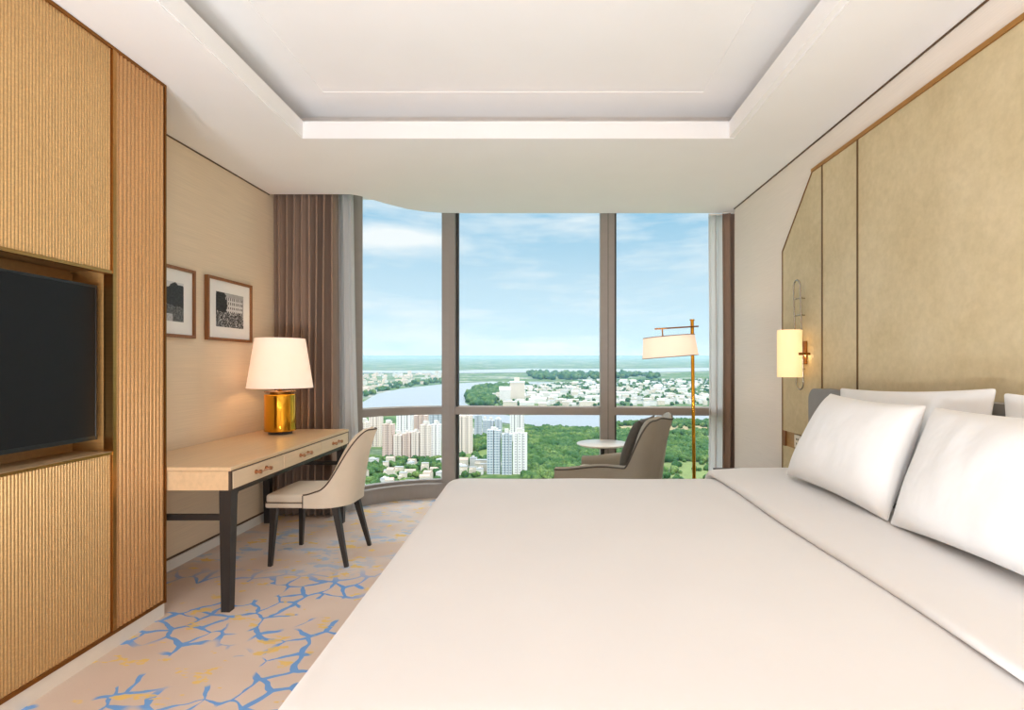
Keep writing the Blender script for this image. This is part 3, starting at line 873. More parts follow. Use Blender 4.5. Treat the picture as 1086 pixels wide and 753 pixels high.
# turned down band
def bandshape(x, y, z): return (x+.02*math.sin(y*1.7+.4)+.006*math.sin(y*6), y, z)
rows = []
ny = 90
zt = BZ+.030
for j in range(ny+1):
    L = .11*PI/2+.25
    yy = BY0-.04-L+(BY1+.075-BY0+.04+2*L)*j/ny
    iy0, iy1 = BY0-.04+.11, BY1+.075-.11
    cy = min(max(yy, iy0), iy1); s = abs(yy-cy); sg = 1 if yy > cy else -1
    if s < .11*PI/2: o = .11*math.sin(s/.11); d_ = .11*(1-math.cos(s/.11))
    else: o = .11; d_ = .11+s-.11*PI/2
    row = []
    # section across x: under, fold nose, top, up to the pillows
    bulge = .010*math.sin(cy*1.9+.6)+.005*math.sin(cy*5.3)
    nose = .940+bulge; h = .034+.012*sstep(1.6, 3.0, cy)+.003*math.sin(cy*4)
    sec = [(1.42, .001), (nose+.02, .001)]
    for k in range(9):
        a = -PI/2-PI*k/8
        sec.append((nose+h*.8+h*.8*math.cos(a), .003+h/2+h/2*math.sin(a)))
    for k in range(1, 13):
        x = nose+h*.8+(1.42-nose-h*.8)*k/12
        wr = .004*noise.noise(Vector((x*8, cy*3, 9)))
        sec.append((x, .003+h+.010*math.sin(min(1, k/6)*PI/2)+wr))
    zc = .022*max(0, 1-((2*cy-iy0-iy1)/(iy1-iy0))**4)*(1-((2*1.0-.4)/1.8)**2)
    for x, dz in sec:
        if s > 0: 
            k2 = dz
            row.append((x, cy+sg*(o+k2*math.sin(min(s/.11, PI/2))), zt+zc-d_+k2*math.cos(min(s/.11, PI/2))))
        else: row.append((x, cy, zt+zc+dz))
    rows.append(row)
b = bmesh.new(); grid_surface(b, rows)
obj('turned_down_edge', b, M['linen'], duv, smooth=True, label='thick folded back edge below the pillows')

# pillows
def pillow(name_label, c, W, H, T, lean, yaw, seed, roll=0.0, taper=1.0, shear=0.0):
    o = thing('pillow', c, name_label, 'pillow')
    b = pillow_mesh(W, H, T, seed, taper=taper, shear=shear)
    # width -> world Y, height -> up, thickness -> X
    base = Matrix(((0, 0, -1, 0), (-1, 0, 0, 0), (0, 1, 0, 0), (0, 0, 0, 1)))
    b.transform(Matrix.Rotation(yaw, 4, 'Z') @ Matrix.Rotation(lean, 4, 'Y') @ Matrix.Rotation(roll, 4, 'X') @ base)
    q = obj('pillowcase', b, M['linen_p'], o, world=False, smooth=True)
    md = q.modifiers.new('sub', 'SUBSURF'); md.levels = 1; md.render_levels = 1
    return o
PZ = BZ+.03
pillow('plump white pillow leaning in front, beside the window end of the bed', (1.352, 2.375, .914), .80, .465, .20, math.radians(24), .03, 11, .02, .83)
pillow('plump white pillow leaning in front, at the near end of the bed', (1.352, 1.555, .914), .80, .465, .20, math.radians(24), .0, 12, -.02, .95, -.05)
pillow('large white pillow upright behind the front one, at the window end', (1.545, 2.335, .915), .98, .52, .095, math.radians(4), 0, 13, -.04)
pillow('large white pillow upright behind the front one, at the near end', (1.545, 1.34, .92), .98, .52, .095, math.radians(4), 0, 14)

# ------------------------------------------------------------------ wall panelling behind the bed
pan = thing('wall_panelling', (1.72, 2.03, 0), 'tall mottled gold suede wall panelling behind the headboard', 'wall panel')
PX = 1.700; PT = 2.495; SZa, SZb = .706, .813
def yz_prism(pts, x0, x1, bev=.0):
    b = bmesh.new()
    a = [b.verts.new((x0, y, z)) for y, z in pts]; c = [b.verts.new((x1, y, z)) for y, z in pts]; n = len(pts)
    for i in range(n): b.faces.new((a[i], a[(i+1) % n], c[(i+1) % n], c[i]))
    b.faces.new(a[::-1]); b.faces.new(c)
    return b
YC = 2.03                                   # mirror line
def mir(pts): return [(2*YC-y, z) for y, z in pts]
g1, g2, ye = 2.914, 3.285, 3.825
g = .007
endp = [(g2+g, SZb), (ye, SZb), (ye, 2.083), (3.405, PT), (g2+g, PT)]
obj('main_panel', yz_prism([(2*YC-g1+g, 0), (g1-g, 0), (g1-g, PT), (2*YC-g1+g, PT)], PX, RX-.001), M['suede'], pan)
for mm in (lambda p: p, mir):
    obj('side_panel', yz_prism(mm([(g1+g, SZb), (g2-g, SZb), (g2-g, PT), (g1+g, PT)]), PX, RX-.001), M['suede'], pan)
    obj('end_panel', yz_prism(mm(endp), PX, RX-.001), M['suede'], pan)
    obj('lower_panel', yz_prism(mm([(g1+g, 0), (ye, 0), (ye, SZa), (g1+g, SZa)]), PX, RX-.001), M['suede'], pan)
    obj('socket_strip', yz_prism(mm([(g1+g, SZa), (ye, SZa), (ye, SZb), (g1+g, SZb)]), PX+.012, RX-.001), M['oak_strip'], pan)
    for yy in (g1, g2): obj('groove_strip', yz_prism(mm([(yy-g, SZb if yy > 3 else 0), (yy+g, SZb if yy > 3 else 0), (yy+g, PT), (yy-g, PT)]), PX-.003, RX-.001), M['groove'], pan)
    # metal border following the outline
    w = .012
    obj('border', yz_prism(mm([(ye, 0), (ye+w, 0), (ye+w, 2.088), (3.412, PT+.008), (3.405, PT), (ye, 2.083)]), PX-.003, RX-.001), M['brass_dark'], pan)
obj('top_border', yz_prism([(2*YC-3.41, PT), (3.41, PT), (3.41, PT+.022), (2*YC-3.41, PT+.022)], PX-.008, RX-.001), M['brass'], pan)
obj('corner_stile', B(PX-.001, PX+.012, ye-.035, ye-.001, SZa, SZb), M['walnut'], pan)
for k, (ya, yb) in enumerate(((3.572, 3.662), (3.470, 3.560))):
    o = thing('wall_socket', (PX+.008, (ya+yb)/2, .76), ('white double wall socket in the bronze strip nearest the curtain', 'white wall socket in the bronze strip, partly hidden by the pillow')[k], 'socket', 'wall sockets above the nightstand')
    obj('face_plate', B(PX+.004, PX+.0125, ya, yb, .716, .803, .002), M['outlet'], o)
    for z in (.745, .775):
        b = bmesh.new()
        box(b, PX+.002, PX+.006, (ya+yb)/2-.014, (ya+yb)/2-.007, z-.006, z+.006); box(b, PX+.002, PX+.006, (ya+yb)/2+.007, (ya+yb)/2+.014, z-.006, z+.006)
        obj('slot', b, M['tv_black'], o)

# wall sconce
SY = 3.50
sc = thing('wall_sconce', (PX, SY, 1.35), 'glowing cream cylinder sconce with looped metal frame beside the bed', 'sconce')
obj('back_plate', B(PX-.012, PX-.001, SY-.035, SY+.035, 1.28, 1.43, .003), M['brass_dark'], sc)
SXc = PX-.100
b = bmesh.new(); tube(b, [(PX-.01, SY-.0, 1.345), (SXc+.065, SY-.0, 1.345)], .008, 10); box(b, SXc+.02, PX-.01, SY-.086, SY-.078, 1.338, 1.354)
box(b, PX-.016, PX-.008, SY-.084, SY+.0, 1.338, 1.354)
obj('arm', b, M['brass_dark'], sc)
b = lathe(bmesh.new(), [(.070, 1.199), (.0755, 1.197), (.0765, 1.20), (.0765, 1.499), (.0755, 1.502), (.070, 1.50)], (SXc, SY, 0), 48)
auto_smooth(obj('shade', b, M['shade_sconce'], sc))
def pill(yc, zc, hw, hz, xt, xb, r, n=10):
    pts = []
    for i in range(n+1): a = PI*i/n; pts.append((yc+hw*math.cos(a), zc+hz-hw+hw*math.sin(a)))
    for i in range(n+1): a = PI+PI*i/n; pts.append((yc+hw*math.cos(a), zc-hz+hw+hw*math.sin(a)))
    z0, z1 = zc-hz, zc+hz
    return tube(bmesh.new(), [(xb+(xt-xb)*(z-z0)/(z1-z0), y, z) for y, z in pts], r, 8, closed=True)
obj('long_loop', pill(SY, 1.472, .046, .356, PX-.055, PX-.032, .0048), M['chrome'], sc, smooth=True)
for z in (1.60, 1.71, 1.25):
    b = tube(bmesh.new(), [(PX-.001, SY, z), (PX-.040, SY, z)], .004, 8); tube(b, [(PX-.040, SY+.044, z), (PX-.040, SY-.044, z)], .004, 8)
    obj('spacer', b, M['chrome'], sc)

# nightstand
ns = thing('nightstand', (1.46, 3.66, 0), 'dark nightstand with pale stone top between bed and curtain', 'nightstand')
NX0, NX1, NY0, NY1, NZ = 1.235, 1.695, 3.42, 3.93, .524
obj('body', B(NX0+.004, NX1, NY0+.004, NY1-.004, .12, NZ-.035, .003), M['black_wood'], ns)
obj('stone_top', B(NX0+.018, NX1-.018, NY0+.018, NY1-.018, NZ-.035, NZ-.018), M['stone'], ns)
b = bmesh.new()
box(b, NX0, NX1, NY1-.018, NY1, NZ-.045, NZ, .002); box(b, NX1-.018, NX1, NY0, NY1-.018, NZ-.045, NZ, .002)
box(b, NX0, NX0+.018, NY0, NY1-.018, NZ-.045, NZ-.018, .002); box(b, NX0+.018, NX1-.018, NY0, NY0+.018, NZ-.045, NZ-.018, .002)
obj('raised_rim', b, M['black_wood'], ns)
dr = obj('drawer', B(NX0-.008, NX0+.004, NY0+.02, NY1-.02, .28, .46, .002), M['black_wood'], ns)
obj('knob', tube(bmesh.new(), [(NX0-.008, 3.675, .37), (NX0-.028, 3.675, .37)], .010, 12), M['brass'], dr)
for x in (NX0+.04, NX1-.04):
    for y in (NY0+.04, NY1-.04): obj('leg', bar(bmesh.new(), (x, y, .121), (x, y, 0), .035, .025), M['black_wood'], ns)

# ------------------------------------------------------------------ the view: ground, river, city, woods
FOOT = []
H0 = 150.0; SL = .0228
def gz(y): return EYE-H0+SL*y
def G(px, py):
    y = F*H0/(py-(VY-F*SL)); return Vector(((px-VX)*y/F, y, gz(y)))
def ground_mat():
    m = bpy.data.materials.new('distant_land'); m.use_nodes = True
    t = NT(m); b = t.n['Principled BSDF']
    v = t.geo((1, 1, 0))
    f1 = t.noise(v, .0016, 6, .6); f2 = t.noise(v, .02, 5, .7); f3 = t.noise(t.geo((.6, 1.6, 0)), .004, 5, .65)
    green = t.ramp(f2, [(.35, lin((50, 78, 42))), (.52, lin((76, 104, 56))), (.68, lin((118, 132, 80)))])
    town = t.ramp(f2, [(.4, lin((100, 112, 96))), (.55, lin((158, 155, 148))), (.66, lin((192, 188, 182)))])
    c = t.mix(t.ramp(f3, [(.50, 0.0), (.60, 1.0)]), green, town)
    t.link(c, b.inputs['Base Color']); b.inputs['Roughness'].default_value = .95; b.inputs['Specular IOR Level'].default_value = .1
    return m
M['land'] = ground_mat()
M['water'] = mat('river_water', (132, 139, 145), .35, spec=.5, var=.04, vscale=(.01, .01, .01))
b = bmesh.new()
ys = [90, 300, 600, 900, 1300, 2000, 3500, 6000, 10000, 18000, 40000]
grid_surface(b, [[(x*(1+y*.00035)*1000, y, gz(y)) for x in (-2.2, -1.2, -.6, -.2, .2, .6, 1.2, 2.2)] for y in ys])
struct('ground', b, M['land'])
def flat_poly(pts, dz):
    b = bmesh.new()
    f = b.faces.new([b.verts.new(G(*p)+Vector((0, 0, dz))) for p in pts])
    bmesh.ops.triangulate(b, faces=[f]); return b
riv = [(290, 446), (384, 427), (400, 418), (425, 412.5), (470, 407.5), (520, 405), (640, 406), (780, 404.5), (780, 407), (640, 408.5), (540, 409), (507, 411.5), (495, 417), (493, 427), (505, 436),
       (540, 441), (600, 440), (660, 439), (790, 441), (790, 446), (700, 445.5), (652, 449), (640, 456), (600, 453), (560, 452), (520, 447), (487, 442), (440, 437), (384, 442), (290, 462)]
struct('river', flat_poly(riv, .8), M['water'])
struct('river_reach', flat_poly([(300, 392.5), (470, 393.5), (560, 391), (660, 391.5), (800, 389.5), (800, 392.5), (700, 394.8), (560, 395), (480, 396), (300, 395)], 1.5), M['water'])

def land_patch(name, pts, rgb, dz):
    m = mat(name+'_ground', rgb, .95, spec=.1, var=.12, vscale=(.05, .05, .05))
    return struct(name, flat_poly(pts, dz), m)
CLEAR = [[(654, 452), (780, 451.5), (780, 459), (700, 459.5), (654, 457)], [(686, 461.5), (780, 463), (780, 466.5), (686, 464.5)], [(664, 496), (720, 489), (780, 492), (780, 512), (664, 512)], [(612, 470), (636, 466), (640, 469), (618, 474)]]
land_patch('field_path', CLEAR[1], (204, 200, 190), .5)
land_patch('field_dry', CLEAR[0], (152, 140, 106), .5)
land_patch('field_grass', CLEAR[2], (114, 128, 80), .5)
land_patch('field_lawn', [(487, 484), (517, 476), (517, 493), (487, 494)], (108, 126, 72), .5)
CLEAR.append([(487, 484), (517, 476), (517, 488), (487, 491)])
def facade(name, wall, glass, sx, sz, mortar=.3):
    """rows of windows as a procedural pattern in the wall"""
    m = bpy.data.materials.new(name); m.use_nodes = True
    t = NT(m); b = t.n['Principled BSDF']
    tc = t.add('ShaderNodeTexCoord'); s = t.add('ShaderNodeSeparateXYZ'); t.link(tc.outputs['Object'], s.inputs[0])
    u = t.math('ADD', s.outputs['X'], s.outputs['Y'])
    fu = t.math('FRACT', t.math('DIVIDE', u, sx)); fz = t.math('FRACT', t.math('DIVIDE', s.outputs['Z'], sz))
    w1 = t.math('MULTIPLY', t.math('GREATER_THAN', fu, mortar), t.math('GREATER_THAN', fz, .42))
    g = t.add('ShaderNodeNewGeometry'); sn = t.add('ShaderNodeSeparateXYZ'); t.link(g.outputs['Normal'], sn.inputs[0])
    w = t.math('MULTIPLY', w1, t.math('LESS_THAN', t.math('ABSOLUTE', sn.outputs['Z']), .5))
    t.link(t.mix(w, lin(wall), lin(glass)), b.inputs['Base Color']); b.inputs['Roughness'].default_value = .7
    return m
FA = {'cream': facade('cream_apartment_facade', (226, 213, 202), (184, 168, 158), 4.2, 3.2, .45),
      'white': facade('white_apartment_facade', (230, 229, 226), (182, 176, 184), 5.0, 3.2, .5),
      'grey': facade('grey_glazed_facade', (194, 200, 206), (132, 147, 161), 3.6, 3.2, .25),
      'pink': facade('pinkish_apartment_facade', (208, 186, 174), (166, 140, 128), 4.2, 3.2, .5)}
M['roof'] = mat('pale_concrete_roof', (206, 202, 196), .9, var=.05, vscale=(.2, .2, .2))
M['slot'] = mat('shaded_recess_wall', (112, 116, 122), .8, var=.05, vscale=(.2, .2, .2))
def tower(pl, pr, top, bot, fac, label, bays=3, depth=16, twist=0.0):
    """apartment tower seen between pixel columns pl..pr with its roof at row top and its foot at row bot"""
    c = G((pl+pr)/2, bot); W = (pr-pl)*c.y/F; zt = EYE-(top-VY)*c.y/F; h = zt-c.z
    t = thing('apartment_tower', (c.x, c.y+depth/2, c.z), label, 'building', rz=twist)
    n = bays
    b = bmesh.new(); bw = W/n; FOOT.append((Vector((c.x, c.y+depth/2)), math.hypot(W, depth)/2))
    for i in range(n):                                      # projecting bays
        x0 = -W/2+i*bw; dz = (0, -2.5, -1.2, -3)[(i*2+int(pl)) % 4]
        box(b, x0+bw*.06, x0+bw*.94, -depth/2, depth/2, -3, h+dz)
    obj('bays', b, FA[fac], t, world=False)
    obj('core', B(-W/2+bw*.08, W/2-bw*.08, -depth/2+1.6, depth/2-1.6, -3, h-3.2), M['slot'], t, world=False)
    b = bmesh.new(); box(b, -W*.22, W*.14, -depth*.25, depth*.25, h-1, h+3.0); box(b, W*.18, W*.3, -depth*.2, depth*.1, h-3.2, h+1.6)
    obj('roof_house', b, M['roof'], t, world=False)
    return t
T = [(379.5, 390, 446, 478, 'cream', 'shortest cream apartment tower at the curtain edge, partly behind the desk chair', 2),
     (391, 404, 440, 474, 'cream', 'cream apartment tower rising behind the top of the desk chair back', 3),
     (405, 416.5, 448, 486.5, 'pink', 'pinkish apartment tower just right of the desk chair back, stepped lower front', 2),
     (420, 437, 437, 474, 'white', 'tallest white apartment tower of the left cluster, crossing the window transom', 3),
     (417, 426, 459.5, 486.5, 'cream', 'low cream apartment block in front of the tallest white tower, its left half', 2),
     (426.5, 435.5, 459, 487, 'pink', 'low pinkish apartment block in the middle of the front row', 2),
     (436, 444.5, 458, 487, 'cream', 'narrow low cream block between the middle pinkish block and the stepped tower', 2),
     (438, 453, 440, 472, 'pink', 'pinkish apartment tower standing behind the front row near the tall mullion', 3),
     (445, 456.5, 449, 487.5, 'cream', 'tall cream apartment tower with many windows left of the tall mullion', 2),
     (457, 466.5, 448.5, 486.5, 'white', 'bright white apartment tower beside the tall mullion', 2),
     (454, 470, 438, 465, 'grey', 'hazy grey tower behind the bright white one at the tall mullion', 3),
     (484, 500.5, 441, 481.5, 'cream', 'broad cream tower emerging right of the tall mullion', 3),
     (503, 510.5, 439, 463, 'grey', 'slim grey blue tower right of the broad cream tower', 2),
     (511.5, 516.5, 444, 461, 'grey', 'thin far grey tower left of the twin blocks', 1),
     (517, 523.5, 444.5, 459.5, 'grey', 'first of the small twin grey blocks behind the glazed complex', 2),
     (524.5, 532, 444.5, 459.5, 'grey', 'second of the small twin grey blocks, nearer the white tower', 2),
     (540.5, 556, 438, 468, 'white', 'white tower rising behind the glazed complex', 3),
     (516, 530.8, 456, 503, 'grey', 'left slab of the near grey glazed apartment complex', 2),
     (531.8, 543, 458, 503.5, 'grey', 'middle slab of the near grey glazed apartment complex', 3),
     (543.6, 559.2, 457.3, 503, 'white', 'right white edged slab of the near glazed apartment complex', 3)]
for a in T: tower(*a[:6], bays=a[6], depth=14 if a[3] < 500 else 12)

# low buildings
def low_mesh(kind):
    b = bmesh.new(); r = bmesh.new()
    if kind == 0:      # shed with shallow pitched roof
        box(b, -.5, .5, -.5, .5, -.3, 1)
        vs = [r.verts.new(p) for p in ((-.52, -.52, 1), (.52, -.52, 1), (.52, .52, 1), (-.52, .52, 1), (-.52, 0, 1.25), (.52, 0, 1.25))]
        for f in ((0, 1, 5, 4), (3, 4, 5, 2), (0, 4, 3), (1, 2, 5), (0, 3, 2, 1)): r.faces.new([vs[i] for i in f])
    elif kind == 1:    # flat block with roof house
        box(b, -.5, .5, -.5, .5, -.3, 1); box(b, -.2, .15, -.2, .2, 1, 1.25); box(r, -.53, .53, -.53, .53, .97, 1.04)
    else:              # L-shaped block
        box(b, -.5, .5, -.1, .5, -.3, 1); box(b, -.5, -.05, -.5, -.1, -.3, .7); box(r, -.53, .53, -.13, .53, 1, 1.05)
    return b, r
LW = [mat('white_low_wall', (210, 208, 204), .8, var=.06, vscale=(3, 3, 3)), mat('cream_low_wall', (204, 194, 180), .8, var=.06, vscale=(3, 3, 3))]
LR = [mat('white_metal_roof', (216, 216, 215), .6, var=.04, vscale=(3, 3, 3)), mat('grey_roof', (160, 165, 168), .8, var=.06, vscale=(3, 3, 3)), mat('rusty_tile_roof', (184, 162, 148), .8, var=.08, vscale=(5, 5, 5))]
protos = {}
for nm in ('warehouse', 'house'):
    for k in range(3):
        b, r = low_mesh(k)
        mb = bpy.data.meshes.new(nm); bmesh.ops.recalc_face_normals(b, faces=b.faces[:]); b.to_mesh(mb); b.free(); mb.materials.append(LW[(k+(nm == 'house')) % 2])
        mr = bpy.data.meshes.new('roof'); bmesh.ops.recalc_face_normals(r, faces=r.faces[:]); r.to_mesh(mr); r.free(); mr.materials.append(LR[0 if nm == 'warehouse' and k < 2 else (2 if nm == 'house' and k == 0 else 1)])
        protos[nm, k] = (mb, mr)
def low(nm, px, py, w, d, h, label, group, rz):
    k = rnd.randrange(3); mb, mr = protos[nm, k]; c = G(px, py)
    o = bpy.data.objects.new(nm, mb); COL.objects.link(o); o.location = c; o.scale = (w, d, h); o.rotation_euler.z = rz
    r = bpy.data.objects.new('roof', mr); COL.objects.link(r); r.parent = o
    tag(o, label, 'building', group); FOOT.append((c.xy, math.hypot(w, d)/2+1))
def scatter(n, poly, nm, wr, hr, label, group, mind=2.0, seed=1):
    rr = random.Random(seed); pts = []
    xs = [p[0] for p in poly]; ys_ = [p[1] for p in poly]
    def inside(x, y):
        c = False
        for (x1, y1), (x2, y2) in zip(poly, poly[1:]+poly[:1]):
            if (y1 > y) != (y2 > y) and x < (x2-x1)*(y-y1)/(y2-y1)+x1: c = not c
        return c
    tries = 0
    while len(pts) < n and tries < 20000:
        tries += 1
        x = rr.uniform(min(xs), max(xs)); y = rr.uniform(min(ys_), max(ys_))
        if not inside(x, y) or (469 < x < 487) or (637 < x < 652): continue
        g_ = G(x, y); 
        w = rr.uniform(*wr); d = rr.uniform(*wr)*.8
        rad = math.hypot(w, d)/2
        if any((g_.xy-q[0]).length < rad+q[1]+1 for q in FOOT): continue
        pts.append(1); low(nm, x, y, w, d, rr.uniform(*hr), label, group, rr.uniform(-.25, .25))
low('warehouse', 548.5, 424, 46, 40, 58, 'white square tower block standing above the sheds across the river', None, .1)
low('warehouse', 535.5, 426, 34, 30, 38, 'smaller white block beside the square tower across the river', None, .1)
scatter(125, [(655, 404), (752, 402.5), (752, 431), (655, 431)], 'warehouse', (9, 40), (6, 14), 'pale low building in the riverside district seen beside the floor lamp', 'low buildings beside the floor lamp', seed=2)
scatter(105, [(523, 424), (560, 409), (637, 404), (637, 431), (530, 431)], 'warehouse', (10, 46), (6, 15), 'pale low building across the river, seen through the middle pane', 'low buildings across the river', seed=3)
scatter(80, [(381, 398), (470, 396), (470, 405.5), (420, 410.5), (395, 417), (381, 424)], 'house', (10, 34), (7, 22), 'pale house on the far river bank, seen through the curved pane', 'houses on the far river bank', seed=4)
scatter(26, [(381, 491), (470, 490), (470, 524), (381, 528)], 'house', (7, 14), (5, 10), 'pale house among trees below the towers, seen through the curved pane', 'houses among trees below the towers', seed=5)
scatter(14, [(488, 494), (516, 494), (516, 503), (488, 503)], 'house', (8, 18), (6, 11), 'pale house at the foot of the glazed complex, just over the bed edge', 'houses at the foot of the glazed complex', seed=6)
# woods: crowns nobody could count
def tree_mat():
    m = bpy.data.materials.new('tree_crowns'); m.use_nodes = True
    t = NT(m); b = t.n['Principled BSDF']
    v = t.geo()
    f1 = t.noise(v, .035, 3); f2 = t.noise(v, .35, 4, .7)
    c1 = t.ramp(f1, [(.35, lin((56, 92, 48))), (.52, lin((84, 114, 58))), (.66, lin((122, 142, 78)))])
    c = t.mix(t.ramp(f2, [(.38, .85), (.62, 0.0)]), c1, lin((40, 72, 36)))
    t.link(c, b.inputs['Base Color']); b.inputs['Roughness'].default_value = .9; b.inputs['Specular IOR Level'].default_value = .15
    t.bump(f2, b, 1.0, 1.5)
    return m
M['trees'] = tree_mat()
ico = bmesh.new(); bmesh.ops.create_icosphere(ico, subdivisions=2, radius=1)
ICV = [v.co.copy() for v in ico.verts]; ICF = [[v.index for v in f.verts] for f in ico.faces]; ico.free()
def woods(name, zones, label, seed):
    rr = random.Random(seed); V = []; Fc = []
    for poly, n, r0, r1 in zones:
        xs = [p[0] for p in poly]; ys_ = [p[1] for p in poly]; k = 0; tries = 0
        gs = [G(*p) for p in poly]
        wx0, wx1 = min(g.x for g in gs), max(g.x for g in gs); wy0, wy1 = min(g.y for g in gs), max(g.y for g in gs)
        while k < n and tries < n*30:
            tries += 1
            x = rr.uniform(wx0, wx1); y = rr.uniform(wy0, wy1)
            px = VX+F*x/y; py = VY-F*(gz(y)-EYE)/y
            c = False
            for (x1, y1), (x2, y2) in zip(poly, poly[1:]+poly[:1]):
                if (y1 > py) != (y2 > py) and px < (x2-x1)*(py-y1)/(y2-y1)+x1: c = not c
            if not c: continue
            hit = False
            for q_ in CLEAR:
                ins = False
                for (x1, y1), (x2, y2) in zip(q_, q_[1:]+q_[:1]):
                    if (y1 > py) != (y2 > py) and px < (x2-x1)*(py-y1)/(y2-y1)+x1: ins = not ins
                hit = hit or ins
            if hit and rr.random() > .06: continue
            r = rr.uniform(r0, r1)
            if any((q[0].x-x)**2+(q[0].y-y)**2 < (q[1]+r*1.35)**2 for q in FOOT): continue
            k += 1
            base = len(V); off = Vector((rr.uniform(0, 99), 0, 0))
            for q in ICV:
                s = r*(1+.45*noise.noise(q*1.6+off))
                V.append((x+q.x*s, y+q.y*s, gz(y)+r*.75+q.z*s*.95))
            Fc += [[i+base for i in f] for f in ICF]
    me = bpy.data.meshes.new(name); me.from_pydata(V, [], Fc); me.materials.append(M['trees'])
    for p in me.polygons: p.use_smooth = True
    o = bpy.data.objects.new(name, me); COL.objects.link(o)
    return tag(o, label, 'woods', kind='stuff')
woods('riverside_woods', [([(556, 454), (600, 455), (640, 458), (652, 451), (700, 447), (770, 448), (770, 512), (556, 512)], 4600, 2.6, 6)], 'dense green woods along the near river bank behind the armchair', 21)
woods('parkland_woods', [([(376, 487), (470, 487), (470, 530), (376, 532)], 420, 2.6, 5), ([(484, 470), (516, 462), (516, 506), (484, 506)], 160, 3, 6)], 'green trees around the houses and the feet of the towers', 22)
woods('peninsula_woods', [([(494, 419), (506, 412.5), (530, 410), (560, 409.5), (524, 424), (520, 433), (497, 430)], 330, 8, 14), ([(655, 404), (752, 402.5), (752, 431), (655, 431)], 420, 3.5, 7), ([(523, 424), (560, 409), (637, 404), (637, 431), (530, 431)], 380, 3.5, 7), ([(560, 396), (640, 397), (700, 398), (700, 402), (560, 403)], 150, 12, 22), ([(380, 424), (397, 418), (425, 411.5), (470, 406.5), (470, 402), (380, 412)], 90, 7, 12)], 'green woods on the river bend and beyond, far across the water', 23)

# ------------------------------------------------------------------ haze over the land
hz = bmesh.new(); box(hz, -22000, 22000, 320, 42000, -260, 300)
hm = bpy.data.materials.new('distance_haze'); hm.use_nodes = True
t = NT(hm); t.n.remove(t.n['Principled BSDF'])
vs_ = t.add('ShaderNodeVolumeScatter'); vs_.inputs['Color'].default_value = (.09, .18, .31, 1); vs_.inputs['Density'].default_value = 1/5200; vs_.inputs['Anisotropy'].default_value = .0
t.link(vs_.outputs[0], t.n['Material Output'].inputs['Volume'])
haze = obj('haze', hz, hm); tag(haze, 'pale blue haze over the far land', 'haze', kind='stuff')

# ------------------------------------------------------------------ sky
wd = bpy.data.worlds.new('sky'); scn.world = wd; wd.use_nodes = True
class W(NT):
    def __init__(s, w): s.t = w.node_tree; s.n = s.t.nodes; s.l = s.t.links
t = W(wd); bg = t.n['Background']
tc = t.add('ShaderNodeTexCoord'); sp = t.add('ShaderNodeSeparateXYZ'); t.link(tc.outputs['Generated'], sp.inputs[0])
sky = t.ramp(sp.outputs['Z'], [(0.0, lin((206, 228, 236))), (.06, lin((204, 229, 239))), (.15, lin((190, 218, 233))), (.27, lin((148, 195, 222))), (.36, lin((176, 208, 232))), (.52, lin((250, 252, 255))), (1.0, lin((232, 242, 255)))])
mp = t.add('ShaderNodeMapping'); mp.inputs['Scale'].default_value = (2.2, 2.2, 11); mp.inputs['Location'].default_value = (3.1, 0, .4); t.link(tc.outputs['Generated'], mp.inputs['Vector'])
n1 = t.noise(mp.outputs[0], 1.6, 7, .62)
cl = t.ramp(n1, [(.43, 0.0), (.70, .9)])
# one denser bank low on the left
d0 = Vector((P(415, 1), 1, (VY-253)/F)).normalized()
vm = t.add('ShaderNodeVectorMath', operation='SUBTRACT'); t.link(tc.outputs['Generated'], vm.inputs[0]); vm.inputs[1].default_value = d0
vs2 = t.add('ShaderNodeVectorMath', operation='MULTIPLY'); t.link(vm.outputs[0], vs2.inputs[0]); vs2.inputs[1].default_value = (5.6, 5.6, 26)
ln = t.add('ShaderNodeVectorMath', operation='LENGTH'); t.link(vs2.outputs[0], ln.inputs[0])
mp2 = t.add('ShaderNodeMapping'); mp2.inputs['Scale'].default_value = (9, 9, 30); t.link(tc.outputs['Generated'], mp2.inputs['Vector'])
bank = t.math('SUBTRACT', 1.35, t.math('ADD', ln.outputs['Value'], t.math('MULTIPLY', t.noise(mp2.outputs[0], 1.0, 6, .6), .9)), clamp=True)
fac = t.math('MAXIMUM', cl, t.math('MULTIPLY', bank, 1.6, clamp=True))
t.link(t.mix(fac, sky, lin((238, 243, 244))), bg.inputs['Color'])
hi = t.ramp(sp.outputs['Z'], [(.32, .0), (.55, 1.0)])      # upper sky boost, out of the window's view, added to light the room
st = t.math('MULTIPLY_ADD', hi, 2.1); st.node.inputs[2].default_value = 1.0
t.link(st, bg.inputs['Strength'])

# ------------------------------------------------------------------ lights
def light(name, typ, loc, energy, col, **kw):
    l = bpy.data.lights.new(name, typ); l.energy = energy; l.color = col
    for k, v in kw.items(): setattr(l, k, v)
    o = bpy.data.objects.new(name, l); COL.objects.link(o); o.location = loc
    return o
s = light('sun', 'SUN', (0, 0, 50), 1.3, (1, .95, .86), angle=.01)
s.rotation_euler = Vector((-.55, .62, -.62)).to_track_quat('-Z', 'Y').to_euler()
light('desk_lamp_light', 'POINT', (LX, LY, 1.255), 11, (1, .68, .36), shadow_soft_size=.035)
light('sconce_light', 'POINT', (SXc+.088, SY-.02, 1.34), 1.6, (1, .72, .36), shadow_soft_size=.03)
light('floor_lamp_light', 'POINT', (sc_, FY-.22, 1.43), 9, (1, .8, .6), shadow_soft_size=.03)
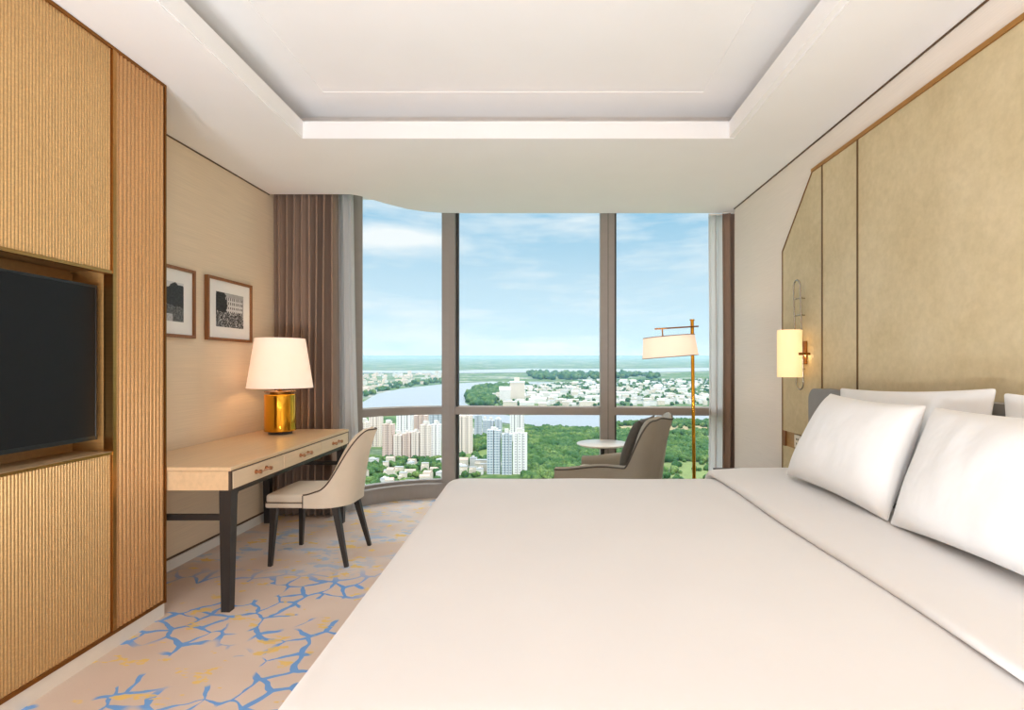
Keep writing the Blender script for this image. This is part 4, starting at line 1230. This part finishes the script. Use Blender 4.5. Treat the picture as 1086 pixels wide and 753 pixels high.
# ceiling fill lamps added out of view behind the camera to brighten the room
def down(x, y, e, size, col=(1, .95, .88)):
    o = thing('added_ceiling_lamp', (x, y, CEIL-.01), 'round ceiling fill lamp added unseen behind the viewpoint', 'lamp', 'added ceiling fill lamps behind the viewpoint')
    auto_smooth(obj('ring', lathe(bmesh.new(), [(size/2, 0), (size/2+.02, -.004), (size/2+.02, .009), (size/2, .009)], (x, y, CEIL-.01), 40, caps=False), M['white_trim'], o))
    obj('lens', lathe(bmesh.new(), [(.01, .006), (size/2, .006), (size/2, .008), (.01, .008)], (x, y, CEIL-.01), 40), M['bulb'], o)
    a = light('fill_ceiling_light', 'AREA', (x, y, CEIL-.02), e, col, shape='DISK', size=size, spread=math.radians(170))
for x, y in ((-1.3, -.9), (.9, -.9), (-.2, -1.7)): down(x, y, 6, .3)
# unseen uplighters added behind the camera, tilted to brighten the tray ceiling
for x, y, yaw in ((-1.45, -.45, -14), (-.80, -.55, -6), (.25, -.55, 4)):
    o = thing('added_uplighter', (x, y, 0), 'low white fill uplighter added unseen behind the viewpoint', 'lamp', 'added fill uplighters behind the viewpoint')
    auto_smooth(obj('base', lathe(bmesh.new(), [(.14, 0), (.14, .015), (.02, .02)], (x, y, 0), 32), M['white_trim'], o))
    obj('stem', tube(bmesh.new(), [(x, y, .015), (x, y, .36)], .012, 10), M['white_trim'], o)
    rot = Matrix.Translation((x, y, .45)) @ Matrix.Rotation(math.radians(yaw), 4, 'Z') @ Matrix.Rotation(math.radians(-26), 4, 'X')
    hd = lathe(bmesh.new(), [(.06, -.09), (.22, -.012), (.24, .0), (.234, .0), (.06, -.08)], (0, 0, 0), 40)
    hd.transform(rot)
    auto_smooth(obj('reflector', hd, M['white_trim'], o))
    a = light('fill_uplight', 'AREA', (0, 0, 0), 41, (.84, .92, 1), shape='DISK', size=.44)
    a.matrix_world = rot @ Matrix.Translation((0, 0, .004)) @ Matrix.Rotation(PI, 4, 'X')

# ------------------------------------------------------------------ camera
cam = bpy.data.cameras.new('camera'); co = bpy.data.objects.new('camera', cam); COL.objects.link(co)
cam.sensor_width = 36; cam.lens = F/1086*36
cam.shift_x = -(VX-543)/1086; cam.shift_y = (VY-376.5)/1086
cam.clip_start = .05; cam.clip_end = 80000
co.location = (0, 0, EYE); co.rotation_euler = (PI/2, 0, 0)
scn.camera = co
vs = scn.view_settings
vs.view_transform = 'Standard'; vs.look = 'None'; vs.gamma = 1; vs.use_curve_mapping = False; vs.exposure = 0.14
scn.cycles.use_denoising = True
scn.cycles.max_bounces = 10; scn.cycles.diffuse_bounces = 6; scn.cycles.transparent_max_bounces = 16; scn.cycles.volume_bounces = 1
scn.cycles.sample_clamp_indirect = 6
